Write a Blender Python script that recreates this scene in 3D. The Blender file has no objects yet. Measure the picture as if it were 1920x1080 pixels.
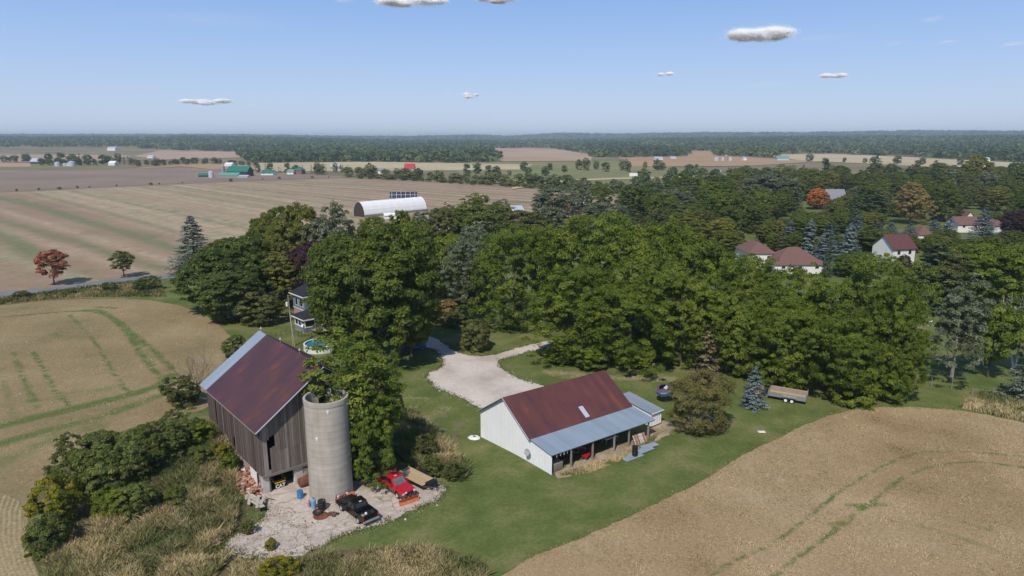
import bpy, bmesh, math, random
import numpy as np
from mathutils import Vector, Matrix, noise as mnoise
from mathutils.geometry import delaunay_2d_cdt

S = bpy.context.scene
C = S.collection
R = math.radians
rs = random.Random(7)

# ------------------------------------------------------------------ camera, sky, sun, exposure
FPX, CAMH, PITCH = 1281.0, 40.0, R(12.4)
cd = bpy.data.cameras.new('camera'); cam = bpy.data.objects.new('camera', cd); C.objects.link(cam)
cd.sensor_width = 36; cd.lens = 36*FPX/1920; cd.clip_start = .5; cd.clip_end = 40000
cam.location = (0, 0, CAMH); cam.rotation_euler = (R(90)-PITCH, 0, 0)
S.camera = cam
SUN_EL, SUN_AZ = R(50), R(72)                       # light travels towards azimuth 72 degrees
sdir = Vector((math.cos(SUN_AZ)*math.cos(SUN_EL), math.sin(SUN_AZ)*math.cos(SUN_EL), -math.sin(SUN_EL)))
W = bpy.data.worlds.new('World'); S.world = W; W.use_nodes = True
wn = W.node_tree; bg = wn.nodes['Background']
sky = wn.nodes.new('ShaderNodeTexSky'); sky.sky_type = 'NISHITA'; sky.sun_disc = False
sky.sun_elevation = SUN_EL; sky.sun_rotation = math.atan2(-sdir.x, -sdir.y)
sky.altitude = 200; sky.air_density = 1.0; sky.dust_density = .5; sky.ozone_density = 2.2
tcw = wn.nodes.new('ShaderNodeTexCoord'); sxw = wn.nodes.new('ShaderNodeSeparateXYZ'); wn.links.new(tcw.outputs['Generated'], sxw.inputs[0])
rmp = wn.nodes.new('ShaderNodeValToRGB'); wn.links.new(sxw.outputs[2], rmp.inputs[0]); cr_ = rmp.color_ramp; cr_.interpolation = 'B_SPLINE'
for p_, c_ in ((.0, (.60, .71, .90)), (.05, (.52, .66, .91)), (.11, (.40, .58, .92)), (.2, (.25, .45, .88)), (.5, (.12, .24, .52)), (1., (.07, .14, .32))):
    e_ = cr_.elements[0] if p_ == 0. else cr_.elements[len(cr_.elements)-1] if p_ == 1. else cr_.elements.new(p_)
    e_.color = (*c_, 1)
mxw = wn.nodes.new('ShaderNodeMix'); mxw.data_type = 'RGBA'; mxw.inputs[0].default_value = .85      # clear-air tint over the sky model
sc_ = wn.nodes.new('ShaderNodeVectorMath'); sc_.operation = 'SCALE'; sc_.inputs['Scale'].default_value = 10.; wn.links.new(rmp.outputs[0], sc_.inputs[0])
wn.links.new(sky.outputs[0], mxw.inputs[6]); wn.links.new(sc_.outputs[0], mxw.inputs[7])
wn.links.new(mxw.outputs[2], bg.inputs[0]); bg.inputs[1].default_value = .10
ld = bpy.data.lights.new('sun', 'SUN'); ld.energy = 3.9; ld.angle = R(.5); ld.color = (1, .93, .82)
sun = bpy.data.objects.new('sun', ld); C.objects.link(sun)
sun.rotation_euler = sdir.to_track_quat('-Z', 'Y').to_euler(); sun.location = (-40, -60, 120)
S.view_settings.view_transform = 'Standard'; S.view_settings.look = 'None'
S.view_settings.gamma = 1; S.view_settings.exposure = 0.0
S.cycles.max_bounces = 9; S.cycles.diffuse_bounces = 6; S.cycles.glossy_bounces = 2
S.cycles.transmission_bounces = 6; S.cycles.transparent_max_bounces = 4; S.cycles.volume_bounces = 1
S.cycles.use_denoising = True

# ------------------------------------------------------------------ terrain and pixel -> place
def gb(x, y, cx, cy, a, s): return a*np.exp(-((x-cx)**2+(y-cy)**2)/(2*s*s))
SKU = [-400, 0, 250, 400, 520, 640, 760, 900, 960, 1050, 1150, 1300, 1500, 1700, 1920, 2400]
NEAR = [30, 33, 37, 40, 34, 24, 17, 14, 14, 17, 22, 32, 40, 40, 42, 40]
FAR = [20, 20, 20, 20, 20, 18, 24, 42, 30, 62, 44, 50, 40, 56, 40, 30]
def sm(t): t = np.clip(t, 0, 1); return t*t*(3-2*t)
def terr(x, y):
    x = np.asarray(x, float); y = np.asarray(y, float)
    z = gb(x, y, -40, 80, 3.0, 7.6)+gb(x, y, -14, 86, 1.3, 4.0)+gb(x, y, -8, 92, -1.1, 7)
    u = 960+FPX*x/np.maximum(y, 1)
    d = np.hypot(x, y)
    z = z+np.interp(u, SKU, NEAR)*sm((d-1700)/3000)+np.interp(u, SKU, FAR)*sm((d-5600)/2600)
    return z
def ray(u, v):
    a = Vector(((u-960)/FPX, 1, -(v-540)/FPX))
    return Matrix.Rotation(-PITCH, 3, 'X') @ a
def at(u, v, z=None):
    r = ray(u, v)
    zz = 0. if z is None else z
    for k in range(1 if z is not None else 12):
        t = (zz-CAMH)/min(r.z, -1e-4); p = r*t
        if z is None: zz = float(terr(p.x, p.y))
    return Vector((p.x, p.y, zz))
def proj(x, y, z):
    c, s = math.cos(PITCH), math.sin(PITCH); z = z-CAMH
    Y = y*c-z*s; Z = y*s+z*c
    return 960+FPX*x/Y, 540-FPX*Z/Y
def zat(p, v):
    lo, hi = -10., 90.
    for _ in range(40):
        m = (lo+hi)/2
        if proj(p[0], p[1], m)[1] > v: lo = m
        else: hi = m
    return lo

# ------------------------------------------------------------------ materials
class NT:
    def __init__(s, name):
        s.m = bpy.data.materials.new(name); s.m.use_nodes = True; s.t = s.m.node_tree
        s.t.nodes.clear(); s.out = s.n('ShaderNodeOutputMaterial')
    def n(s, ty, **kw):
        nd = s.t.nodes.new(ty)
        for k, v in kw.items():
            if k.startswith('i_'):
                k = k[2:]
                inp = nd.inputs[int(k)] if k.isdigit() else nd.inputs[k.replace('_', ' ')]
                if hasattr(v, 'is_output'): s.t.links.new(v, inp)
                else: inp.default_value = v
            else: setattr(nd, k, v)
        return nd
    def coord(s, kind='Object', scale=(1, 1, 1), rot=(0, 0, 0), loc=(0, 0, 0)):
        tc = s.n('ShaderNodeTexCoord')
        mp = s.n('ShaderNodeMapping', i_0=tc.outputs[kind]); mp.inputs[1].default_value = loc
        mp.inputs[2].default_value = rot; mp.inputs[3].default_value = scale
        return mp.outputs[0]
    def noise(s, vec, scale, det=4, rough=.55, dist=0):
        nd = s.n('ShaderNodeTexNoise', i_Vector=vec, i_Scale=scale, i_Detail=det, i_Roughness=rough, i_Distortion=dist)
        return nd.outputs[0]
    def ramp(s, fac, stops, interp='LINEAR'):
        nd = s.n('ShaderNodeValToRGB', i_0=fac); cr = nd.color_ramp; cr.interpolation = interp
        while len(cr.elements) < len(stops): cr.elements.new(.5)
        for e, (p, c) in zip(cr.elements, stops):
            e.position = p; e.color = (*(c if hasattr(c, '__len__') else (c, c, c)), 1)
        return nd.outputs[0]
    def mix(s, f, a, b, mode='MIX'):
        nd = s.n('ShaderNodeMix', data_type='RGBA', blend_type=mode)
        for i, v in ((0, f), (6, a), (7, b)):
            if hasattr(v, 'is_output'): s.t.links.new(v, nd.inputs[i])
            else: nd.inputs[i].default_value = v if i == 0 else (*v, 1) if hasattr(v, '__len__') else (v, v, v, 1)
        return nd.outputs[2]
    def math(s, op, a, b=0., clamp=False):
        nd = s.n('ShaderNodeMath', operation=op, use_clamp=clamp)
        for i, v in ((0, a), (1, b)):
            if hasattr(v, 'is_output'): s.t.links.new(v, nd.inputs[i])
            else: nd.inputs[i].default_value = v
        return nd.outputs[0]
    def attr(s, name): return s.n('ShaderNodeAttribute', attribute_name=name).outputs['Fac']
    def done(s, col, rough=.8, metal=0., bump=None, bstr=.3, bdist=.05, spec=.3, trans=0., tcol=None):
        p = s.n('ShaderNodeBsdfPrincipled')
        for k, v in (('Base Color', col), ('Roughness', rough), ('Metallic', metal)):
            if hasattr(v, 'is_output'): s.t.links.new(v, p.inputs[k])
            else: p.inputs[k].default_value = (*v, 1) if hasattr(v, '__len__') else v
        p.inputs['Specular IOR Level'].default_value = spec
        if bump is not None:
            b = s.n('ShaderNodeBump', i_Height=bump, i_Strength=bstr, i_Distance=bdist)
            s.t.links.new(b.outputs[0], p.inputs['Normal'])
        o = p.outputs[0]
        if trans:
            t = s.n('ShaderNodeBsdfTranslucent'); s.t.links.new(tcol if tcol is not None else col, t.inputs[0])
            o = s.n('ShaderNodeMixShader', i_0=trans, i_1=o, i_2=t.outputs[0]).outputs[0]
        s.t.links.new(o, s.out.inputs[0])
        return s.m
def k3(c, f): return tuple(min(1, x*f) for x in c)
def plain(name, c, rough=.6, metal=0., var=.15, scale=1.5, spec=.4, bump=0.):
    t = NT(name); v = t.coord(); f = t.noise(v, scale, 6, .65)
    return t.done(t.ramp(f, [(.3, k3(c, 1-var)), (.7, k3(c, 1+var))]), rough, metal, bump=f if bump else None, bstr=bump, spec=spec)
def ground(name, cols, s1, s2, green=None, pale=None, crack=None, fine=.35, rows=None, gpatch=0., bstr=.5, mask_lo=.3):
    """cols: low..high tone of the soil or grass; green: second growth that shows where the mask attribute is high"""
    t = NT(name); v = t.coord()
    a = t.noise(v, s1, 6, .6); b = t.noise(v, s2, 5, .7)
    n = len(cols)
    col = t.ramp(a, [(.3+.4*i/(n-1), c) for i, c in enumerate(cols)])
    fn = t.noise(v, s2*4.5, 2, .6)
    if green is not None:
        m = t.attr('mask'); g2 = t.noise(v, s1*2.3+.05, 5, .65)
        k = t.math('ADD', m, t.math('MULTIPLY', t.math('SUBTRACT', g2, .5), .9))
        k = t.math('ADD', k, t.math('MULTIPLY', t.math('SUBTRACT', b, .5), .7))
        k = t.math('ADD', k, gpatch)
        k = t.ramp(k, [(mask_lo, 0.), (mask_lo+.42, 1.)])
        col = t.mix(k, col, t.mix(b, k3(green, .8), k3(green, 1.2)))
    if pale is not None: col = t.mix(t.math('MULTIPLY', t.attr('pale'), t.ramp(b, [(.3, .45), (.65, 1.)])), col, pale)
    if crack:
        vd = t.n('ShaderNodeVectorMath', operation='ADD', i_0=v, i_1=t.n('ShaderNodeTexNoise', i_Vector=v, i_Scale=.9, i_Detail=4).outputs[1])
        vo = t.n('ShaderNodeTexVoronoi', feature='DISTANCE_TO_EDGE', i_Vector=vd.outputs[0], i_Scale=crack)
        ck = t.math('MULTIPLY', t.ramp(vo.outputs[0], [(.0, .8), (.035, 0.)]), t.ramp(a, [(.4, .0), (.6, .85)]))
        col = t.mix(ck, col, (.075, .065, .035))
        st = t.noise(v, .55, 6, .7); col = t.mix(t.ramp(st, [(.52, 0.), (.72, .6)]), col, (.23, .18, .12))
    if rows:
        ang, wid, strg, dist = rows
        rv = t.coord(rot=(0, 0, ang))
        wv = t.n('ShaderNodeTexWave', i_Vector=rv, i_Scale=1./wid, i_Distortion=dist, i_Detail=3, i_Detail_Scale=.6)
        wm = t.math('MULTIPLY', wv.outputs['Fac'], t.ramp(t.noise(v, s1*1.7, 4), [(.35, .15), (.65, 1.)]))
        col = t.mix(t.math('MULTIPLY', wm, strg), col, k3(cols[0], .62))
    col = t.mix(1., col, t.ramp(b, [(.25, 1-fine), (.75, 1+fine)]), 'MULTIPLY')
    col = t.mix(1., col, t.ramp(fn, [(.25, 1-fine*.8), (.75, 1+fine*.8)]), 'MULTIPLY')
    return t.done(col, .95, bump=t.math('ADD', b, fn), bstr=bstr, bdist=.12, spec=.1)
def foliage(name, lo, mid, hi, trans=.34, rough=.55, gain=1.8):
    lo, mid, hi = k3(lo, gain), k3(mid, gain), k3(hi, gain)
    t = NT(name); a = t.attr('tint'); oi = t.n('ShaderNodeObjectInfo')
    big = t.noise(t.coord(), .22, 3)
    f = t.math('ADD', a, t.math('MULTIPLY', t.math('SUBTRACT', big, .5), .7))
    f = t.math('ADD', f, t.math('MULTIPLY', t.math('SUBTRACT', oi.outputs['Random'], .5), .22))
    col = t.ramp(f, [(.12, lo), (.5, mid), (.9, hi)])
    tc = t.mix(1., col, (1.25, 1.35, .55), 'MULTIPLY')
    return t.done(col, rough, spec=.22, trans=trans, tcol=tc)
def tinted(name, stops, streak=(6, 6, .5), rough=.85, bstr=.35):
    """weathered wood or similar: one tone per board (tint) with streaks along the grain"""
    t = NT(name); v = t.coord(scale=streak); f = t.noise(v, 1.6, 6, .7)
    k = t.math('ADD', t.attr('tint'), t.math('MULTIPLY', t.math('SUBTRACT', f, .5), .75))
    return t.done(t.ramp(k, stops), rough, bump=f, bstr=bstr, bdist=.02, spec=.15)

M = {}
M['grass'] = ground('lawn_grass', [(.078, .108, .028), (.122, .150, .043), (.210, .196, .085)], .16, 1.9, green=(.29, .25, .14), gpatch=.03, fine=.26, mask_lo=.42, rows=(R(52), 1.5, .16, 3.))
M['base'] = ground('farmland', [(.10, .105, .05), (.20, .17, .095), (.28, .22, .13)], .006, .09, fine=.15)
M['hay'] = ground('mown_hay', [(.20, .163, .082), (.275, .21, .112), (.325, .255, .145)], .06, 2.0, green=(.105, .145, .04), gpatch=-.03, fine=.25, rows=(R(20), 1.1, .12, 2.5), mask_lo=.36)
M['stubble'] = ground('stubble', [(.285, .198, .105), (.355, .255, .142), (.40, .305, .19)], .045, 2.6, green=(.115, .155, .04), gpatch=-.12, fine=.27, rows=(R(65), 1.0, .1, 2.5), mask_lo=.36)
M['striped'] = ground('striped_stubble', [(.245, .178, .118), (.29, .212, .142), (.325, .245, .165)], .02, .3, green=(.175, .18, .095), gpatch=-.10, fine=.14, rows=None, pale=(.47, .365, .25))
M['brown'] = ground('bare_field', [(.205, .155, .118), (.245, .185, .142), (.29, .235, .185)], .008, .12, fine=.1)
M['gravel'] = ground('gravel', [(.43, .37, .325), (.56, .495, .44), (.62, .56, .505)], .16, 2.2, green=(.15, .13, .07), gpatch=-.3, fine=.14, mask_lo=.3)
M['slab'] = ground('broken_concrete', [(.36, .30, .255), (.50, .43, .375), (.565, .495, .44)], .35, 2.0, green=(.10, .085, .05), gpatch=-.18, fine=.2, mask_lo=.34, crack=.42)
M['asphalt'] = ground('asphalt', [(.15, .155, .165), (.19, .195, .205), (.23, .235, .245)], .1, 1.2, fine=.08)
M['verge'] = ground('verge', [(.12, .12, .04), (.19, .165, .065), (.26, .20, .10)], .15, 1.2, fine=.3)
M['rough'] = ground('rough_soil', [(.06, .075, .025), (.12, .10, .05), (.19, .145, .085)], .15, 1.4, fine=.3)
M['woodfloor'] = plain('wood_floor', (.035, .05, .018), .95, scale=.02, var=.4)
M['f_tan'] = ground('tan_field', [(.33, .225, .15), (.40, .28, .19), (.45, .33, .23)], .004, .05, fine=.06)
M['f_green'] = ground('pasture', [(.15, .165, .065), (.20, .20, .085), (.26, .23, .12)], .006, .05, fine=.1)
M['f_pale'] = ground('pale_grain', [(.38, .31, .18), (.46, .385, .24), (.52, .44, .28)], .005, .05, fine=.06)
M['f_orange'] = ground('ochre_field', [(.33, .225, .12), (.38, .255, .14), (.36, .27, .16)], .005, .05, fine=.06)

M['white'] = plain('white_paint', (.78, .78, .76), .5, var=.05, scale=.8)
M['whitesteel'] = plain('white_steel_siding', (.80, .815, .83), .45, var=.035, scale=.5)
M['galv'] = None
def metalroof(name, stops, scale, rough, metal, stretch=(1, .12, 1), sheet=.02, spec=.5):
    t = NT(name); v = t.coord()
    f = t.noise(t.coord(scale=stretch), scale, 7, .68, .4); g = t.noise(v, .22, 4)
    pan = t.n('ShaderNodeTexWhiteNoise', noise_dimensions='1D')
    sx = t.n('ShaderNodeSeparateXYZ', i_0=v)
    fl = t.math('FLOOR', t.math('MULTIPLY', sx.outputs[0], 1.2)); t.t.links.new(fl, pan.inputs['W'])
    k = t.math('ADD', t.math('ADD', t.math('MULTIPLY', f, .6), t.math('MULTIPLY', g, .4)), t.math('MULTIPLY', t.math('SUBTRACT', pan.outputs[0], .5), sheet*4))
    w = t.n('ShaderNodeTexWave', i_Vector=v, i_Scale=1.5, bands_direction='X')
    return t.done(t.ramp(k, stops), rough, metal, bump=w.outputs['Fac'], bstr=.35, bdist=.03, spec=spec)
M['galv'] = metalroof('galvanised_sheet', [(.3, (.30, .36, .41)), (.55, (.37, .43, .49)), (.75, (.42, .48, .53))], .8, .42, .35)
M['galvblue'] = metalroof('galvanised_lean_to', [(.3, (.27, .345, .40)), (.55, (.345, .42, .48)), (.75, (.42, .48, .53))], .9, .5, .3, sheet=.035)
M['rust'] = metalroof('rusted_roof', [(.34, (.066, .033, .044)), (.50, (.090, .042, .050)), (.58, (.125, .048, .042)), (.69, (.25, .09, .05))], .4, .6, .2, sheet=.009, spec=.3, stretch=(1, .4, 1))
M['rustbright'] = metalroof('rusted_roof_bright', [(.32, (.075, .034, .040)), (.46, (.112, .043, .043)), (.58, (.145, .052, .043)), (.74, (.27, .11, .06))], .5, .6, .15, sheet=.02, spec=.3, stretch=(1, .35, 1))
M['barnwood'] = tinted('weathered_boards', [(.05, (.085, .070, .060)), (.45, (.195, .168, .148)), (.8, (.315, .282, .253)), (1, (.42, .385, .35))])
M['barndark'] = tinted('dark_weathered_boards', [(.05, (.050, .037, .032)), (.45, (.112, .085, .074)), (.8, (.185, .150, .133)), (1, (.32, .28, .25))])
M['oldwood'] = tinted('grey_timber', [(0, (.13, .11, .095)), (.5, (.26, .225, .19)), (1, (.48, .44, .39))])
M['deck'] = tinted('deck_planks', [(0, (.33, .22, .13)), (.5, (.46, .335, .20)), (1, (.55, .42, .27))], streak=(.6, 6, 6))
M['concrete'] = None
t = NT('silo_concrete'); v = t.coord(); f = t.noise(t.coord(scale=(1, 1, .16)), 1.1, 7, .66); g = t.noise(v, .5, 5)
w = t.n('ShaderNodeTexWave', i_Vector=v, i_Scale=.42, bands_direction='Z', i_Distortion=.6, i_Detail=2)
kk = t.math('ADD', t.math('MULTIPLY', f, .55), t.math('MULTIPLY', g, .45))
cc = t.ramp(kk, [(.32, (.30, .265, .22)), (.5, (.42, .375, .325)), (.68, (.50, .455, .40))])
cc = t.mix(t.ramp(w.outputs['Fac'], [(.86, 0.), (.98, .2)]), cc, (.24, .21, .17))
M['concrete'] = t.done(cc, .9, bump=t.math('ADD', f, t.math('MULTIPLY', w.outputs['Fac'], .4)), bstr=.4, bdist=.05, spec=.2)
M['whitewash'] = plain('whitewashed_concrete', (.52, .50, .46), .9, var=.2, scale=1.3, bump=.3)
M['stone'] = plain('field_stone', (.34, .29, .25), .9, var=.4, scale=2.2, bump=.6)
M['black'] = plain('black_gloss_paint', (.008, .008, .009), .22, var=.1)
M['blackmetal'] = plain('black_metal', (.016, .016, .017), .5)
M['rubber'] = plain('tyre_rubber', (.022, .021, .020), .85)
M['red'] = plain('red_gloss_paint', (.46, .010, .022), .25, var=.06)
M['cladding'] = plain('grey_cladding', (.075, .078, .085), .6)
M['chrome'] = plain('bright_metal', (.62, .62, .62), .3, .7)
M['darkglass'] = plain('vehicle_glass', (.012, .016, .018), .06, var=.2, spec=.8)
M['windscreen'] = plain('windscreen_glass', (.12, .15, .145), .06, var=.4, scale=1.1, spec=.9)
M['lampglass'] = plain('lamp_glass', (.70, .68, .60), .12)
M['redlens'] = plain('red_lens', (.45, .01, .02), .15)
M['plow'] = plain('orange_plow_paint', (.50, .13, .035), .6, var=.35, scale=4)
M['rustiron'] = plain('rusty_iron', (.16, .062, .035), .85, var=.5, scale=3)
M['blue'] = plain('blue_plastic', (.03, .20, .46), .4)
M['paleblue'] = plain('pale_blue_steel', (.17, .33, .56), .45, var=.1)
M['bluepaint'] = plain('worn_blue_paint', (.035, .13, .36), .5, var=.35, scale=1.5)
M['blackplastic'] = plain('black_plastic', (.013, .014, .016), .45)
M['rustwhite'] = plain('rust_streaked_white', (.48, .37, .32), .7, var=.5, scale=4)
M['zinc'] = plain('zinc_sheet', (.42, .49, .56), .4, .4, var=.12)
M['greysteel'] = plain('grey_steel', (.36, .38, .39), .45, .5, var=.15)
M['rail'] = plain('orange_timber', (.52, .30, .13), .7, var=.2, scale=4)
M['shingle'] = plain('black_shingles', (.018, .019, .023), .9, var=.35, scale=5)
M['shbrown'] = plain('brown_shingles', (.165, .088, .075), .9, var=.2, scale=2.5)
M['shred'] = plain('maroon_shingles', (.115, .046, .046), .9, var=.2, scale=2.5)
M['shgrey'] = plain('grey_shingles', (.22, .23, .26), .9, var=.2, scale=2)
M['siding'] = plain('blue_grey_siding', (.17, .205, .25), .7, var=.08, scale=3)
M['brick'] = plain('red_brick', (.30, .105, .07), .9, var=.25, scale=5)
M['brickpale'] = plain('pale_brick', (.38, .25, .19), .9, var=.25, scale=5)
M['tin'] = plain('pale_tin', (.58, .62, .68), .4, .3, var=.1)
M['greenroof'] = plain('green_steel', (.02, .17, .125), .5, var=.1)
M['palegreen'] = plain('faded_green_steel', (.14, .31, .24), .5, var=.15)
M['redroof'] = plain('bright_red_roof', (.45, .03, .055), .6)
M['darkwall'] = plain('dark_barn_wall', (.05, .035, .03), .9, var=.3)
M['greywall'] = plain('grey_wall', (.28, .28, .29), .8)
M['pane'] = plain('window_pane', (.03, .035, .042), .08, spec=.8)
M['water'] = plain('pool_water', (.01, .23, .42), .05, var=.05, spec=.6)
M['poolwall'] = plain('pool_wall', (.70, .70, .69), .5, var=.1)
M['bark'] = plain('bark', (.095, .078, .06), .95, var=.35, scale=3)
M['greybark'] = plain('pale_grey_bark', (.24, .215, .185), .95, var=.3, scale=3)
M['birch'] = plain('white_bark', (.66, .62, .56), .8, var=.2, scale=2.5)
M['deadwood'] = plain('dead_twigs', (.17, .135, .11), .95, var=.3, scale=2)
M['yellow'] = plain('loader_yellow', (.60, .33, .02), .5)
M['brickrubble'] = tinted('rubble', [(0, (.24, .08, .045)), (.45, (.40, .19, .12)), (.8, (.50, .42, .36)), (1, (.64, .60, .56))], streak=(3, 3, 3))
M['brickcrumb'] = tinted('stone_crumbs', [(0, (.30, .25, .20)), (.5, (.46, .41, .36)), (1, (.62, .58, .54))], streak=(3, 3, 3))
M['solar'] = plain('solar_glass', (.015, .02, .05), .12, spec=.7)
M['vinyl'] = plain('white_fabric_cover', (.82, .82, .81), .55, var=.03)
M['chalk'] = plain('chalk_heap', (.72, .70, .68), .95, var=.1, scale=2)
M['firewood'] = tinted('split_firewood', [(0, (.04, .028, .02)), (.5, (.15, .10, .065)), (1, (.36, .27, .19))], streak=(3, 3, 3))
M['dishgrey'] = plain('dish_grey', (.40, .41, .40), .5)
M['cloud'] = None
t = NT('cloud_white'); M['cloud'] = t.done((.97, .97, .98), 1., spec=0., trans=.42, tcol=t.n('ShaderNodeRGB').outputs[0])
for nd in t.t.nodes:
    if nd.type == 'RGB': nd.outputs[0].default_value = (.97, .97, .98, 1)

F = dict(
 maple=foliage('maple_leaves', (.034, .049, .008), (.062, .083, .010), (.118, .128, .019)),
 walnut=foliage('walnut_leaves', (.040, .059, .006), (.073, .100, .009), (.130, .150, .017)),
 walnutyellow=foliage('walnut_leaves_turning', (.046, .066, .010), (.088, .115, .014), (.145, .160, .026)),
 locust=foliage('locust_leaves', (.027, .042, .008), (.050, .072, .011), (.09, .105, .019)),
 yellowish=foliage('yellowing_maple_leaves', (.05, .062, .010), (.115, .118, .018), (.195, .175, .035), gain=1.5),
 silver=foliage('silver_leaves', (.055, .068, .035), (.115, .132, .078), (.20, .215, .15), gain=1.3),
 purple=foliage('purple_leaves', (.012, .006, .010), (.028, .012, .018), (.055, .025, .03), .15),
 redtree=foliage('red_leaves', (.13, .045, .02), (.26, .080, .045), (.36, .15, .08), .2, gain=1.25),
 orange=foliage('orange_leaves', (.16, .10, .02), (.46, .15, .035), (.60, .24, .07), .2, gain=1.15),
 tanleaf=foliage('tan_leaves', (.10, .085, .025), (.21, .155, .055), (.32, .21, .09), .2, gain=1.4),
 olive=foliage('olive_leaves', (.034, .040, .012), (.066, .074, .02), (.115, .115, .035)),
 cedar=foliage('cedar_scale', (.036, .036, .010), (.074, .070, .02), (.125, .105, .034), .15),
 sumac=foliage('sumac_leaves', (.040, .053, .013), (.072, .090, .020), (.125, .138, .036)),
 goldenrod=foliage('goldenrod', (.07, .085, .010), (.16, .155, .012), (.30, .235, .018), gain=1.4),
 spruce=foliage('blue_spruce', (.048, .068, .064), (.105, .138, .136), (.20, .245, .25), .05, gain=1.35),
 bigspruce=foliage('grey_green_spruce', (.036, .050, .036), (.085, .105, .082), (.16, .185, .155), .05, gain=1.4),
 darkfir=foliage('dark_fir', (.014, .024, .010), (.034, .050, .02), (.07, .088, .036), .05),
 pine=foliage('pine_needles', (.022, .038, .014), (.048, .072, .026), (.09, .115, .046), .08),
 brownfir=foliage('browning_fir', (.05, .042, .022), (.095, .075, .042), (.15, .115, .07), .05),
 far=foliage('distant_leaves', (.022, .036, .012), (.046, .066, .020), (.088, .10, .034), .15),
 hedge=foliage('hedgerow_leaves', (.045, .055, .018), (.082, .095, .030), (.14, .14, .05), .2),
 straw=foliage('straw', (.20, .16, .07), (.36, .285, .17), (.52, .43, .29), .25, .8, gain=1.3),
 weeds=foliage('dry_weeds', (.075, .100, .032), (.165, .148, .072), (.34, .275, .175), .28, .8, gain=1.95),
 greenweeds=foliage('green_weeds', (.055, .085, .02), (.13, .135, .05), (.30, .23, .12), .2, .8, gain=1.4),
)

# ------------------------------------------------------------------ object helpers
def tag(o, label=None, cat=None, group=None, kind=None):
    if label: o['label'] = label
    if cat: o['category'] = cat
    if group: o['group'] = group
    if kind: o['kind'] = kind
    return o
def thing(name, label, cat, loc=(0, 0, 0), yaw=0., group=None):
    o = bpy.data.objects.new(name, None); C.objects.link(o); o.empty_display_size = .5
    o.location = loc; o.rotation_euler = (0, 0, yaw)
    return tag(o, label, cat, group)
def link(name, me, mat, parent=None):
    o = bpy.data.objects.new(name, me); C.objects.link(o)
    if mat is not None:
        if len(me.materials) == 0: me.materials.append(mat)
        elif me.materials[0] != mat:
            o.material_slots[0].link = 'OBJECT'; o.material_slots[0].material = mat
    o.parent = parent
    return o
class MB:
    def __init__(s): s.v = []; s.f = []; s.t = []
    def add(s, vs, fs, tint=.5, mx=None):
        b = len(s.v)
        s.v += [tuple(mx @ Vector(p)) if mx is not None else tuple(p) for p in vs]
        s.f += [tuple(b+i for i in f) for f in fs]; s.t += [tint]*len(fs)
        return s
    def box(s, lo, hi, tint=.5, mx=None):
        (a, b, c), (d, e, f) = lo, hi
        return s.add([(a, b, c), (d, b, c), (d, e, c), (a, e, c), (a, b, f), (d, b, f), (d, e, f), (a, e, f)],
                     [(3, 2, 1, 0), (4, 5, 6, 7), (0, 1, 5, 4), (1, 2, 6, 5), (2, 3, 7, 6), (3, 0, 4, 7)], tint, mx)
    def loft(s, a, b, tint=.5, mx=None):           # two rings of equal length, capped
        n = len(a)
        return s.add(list(a)+list(b), [tuple(range(n-1, -1, -1)), tuple(range(n, 2*n))]+[(i, (i+1) % n, n+(i+1) % n, n+i) for i in range(n)], tint, mx)
    def prism(s, pts, y0, y1, tint=.5, mx=None):   # xz polygon extruded along y
        return s.loft([(x, y1, z) for x, z in pts], [(x, y0, z) for x, z in pts], tint, mx)
    def tube(s, pts, rad, n=6, tint=.5, cap=True):
        pts = [Vector(p) for p in pts]; rings = []
        for i, p in enumerate(pts):
            d = (pts[min(i+1, len(pts)-1)]-pts[max(i-1, 0)]).normalized()
            q = d.orthogonal().normalized() if abs(d.z) < .95 else Vector((1, 0, 0))
            q = (q-d*q.dot(d)).normalized(); w = d.cross(q)
            r = rad[i] if hasattr(rad, '__len__') else rad
            rings.append([p+(q*math.cos(2*math.pi*k/n)+w*math.sin(2*math.pi*k/n))*r for k in range(n)])
        b = len(s.v); m = len(pts)
        s.v += [tuple(p) for r in rings for p in r]
        fs = [(b+i*n+k, b+i*n+(k+1) % n, b+(i+1)*n+(k+1) % n, b+(i+1)*n+k) for i in range(m-1) for k in range(n)]
        if cap: fs += [tuple(b+k for k in range(n-1, -1, -1)), tuple(b+(m-1)*n+k for k in range(n))]
        s.f += fs; s.t += [tint]*len(fs)
        return s
    def lathe(s, prof, n=16, tint=.5, mx=None, a0=0., a1=2*math.pi):   # (r,z) profile about z
        full = abs(a1-a0-2*math.pi) < 1e-6; m = n if full else n+1
        vs = [(r*math.cos(a0+(a1-a0)*k/n), r*math.sin(a0+(a1-a0)*k/n), z) for r, z in prof for k in range(m)]
        fs = []
        for i in range(len(prof)-1):
            for k in range(n):
                k2 = (k+1) % m
                fs.append((i*m+k, i*m+k2, (i+1)*m+k2, (i+1)*m+k))
        return s.add(vs, fs, tint, mx)
    def build(s, name, mat, parent=None, smooth=False, bevel=0):
        me = bpy.data.meshes.new(name); me.from_pydata(s.v, [], s.f)
        at_ = me.attributes.new('tint', 'FLOAT', 'FACE'); at_.data.foreach_set('value', s.t)
        if smooth: me.polygons.foreach_set('use_smooth', [True]*len(me.polygons))
        me.update()
        o = link(name, me, mat, parent)
        if bevel:
            bv = o.modifiers.new('bevel', 'BEVEL'); bv.width = bevel; bv.segments = 2; bv.limit_method = 'ANGLE'; bv.angle_limit = R(35)
        return o
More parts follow.
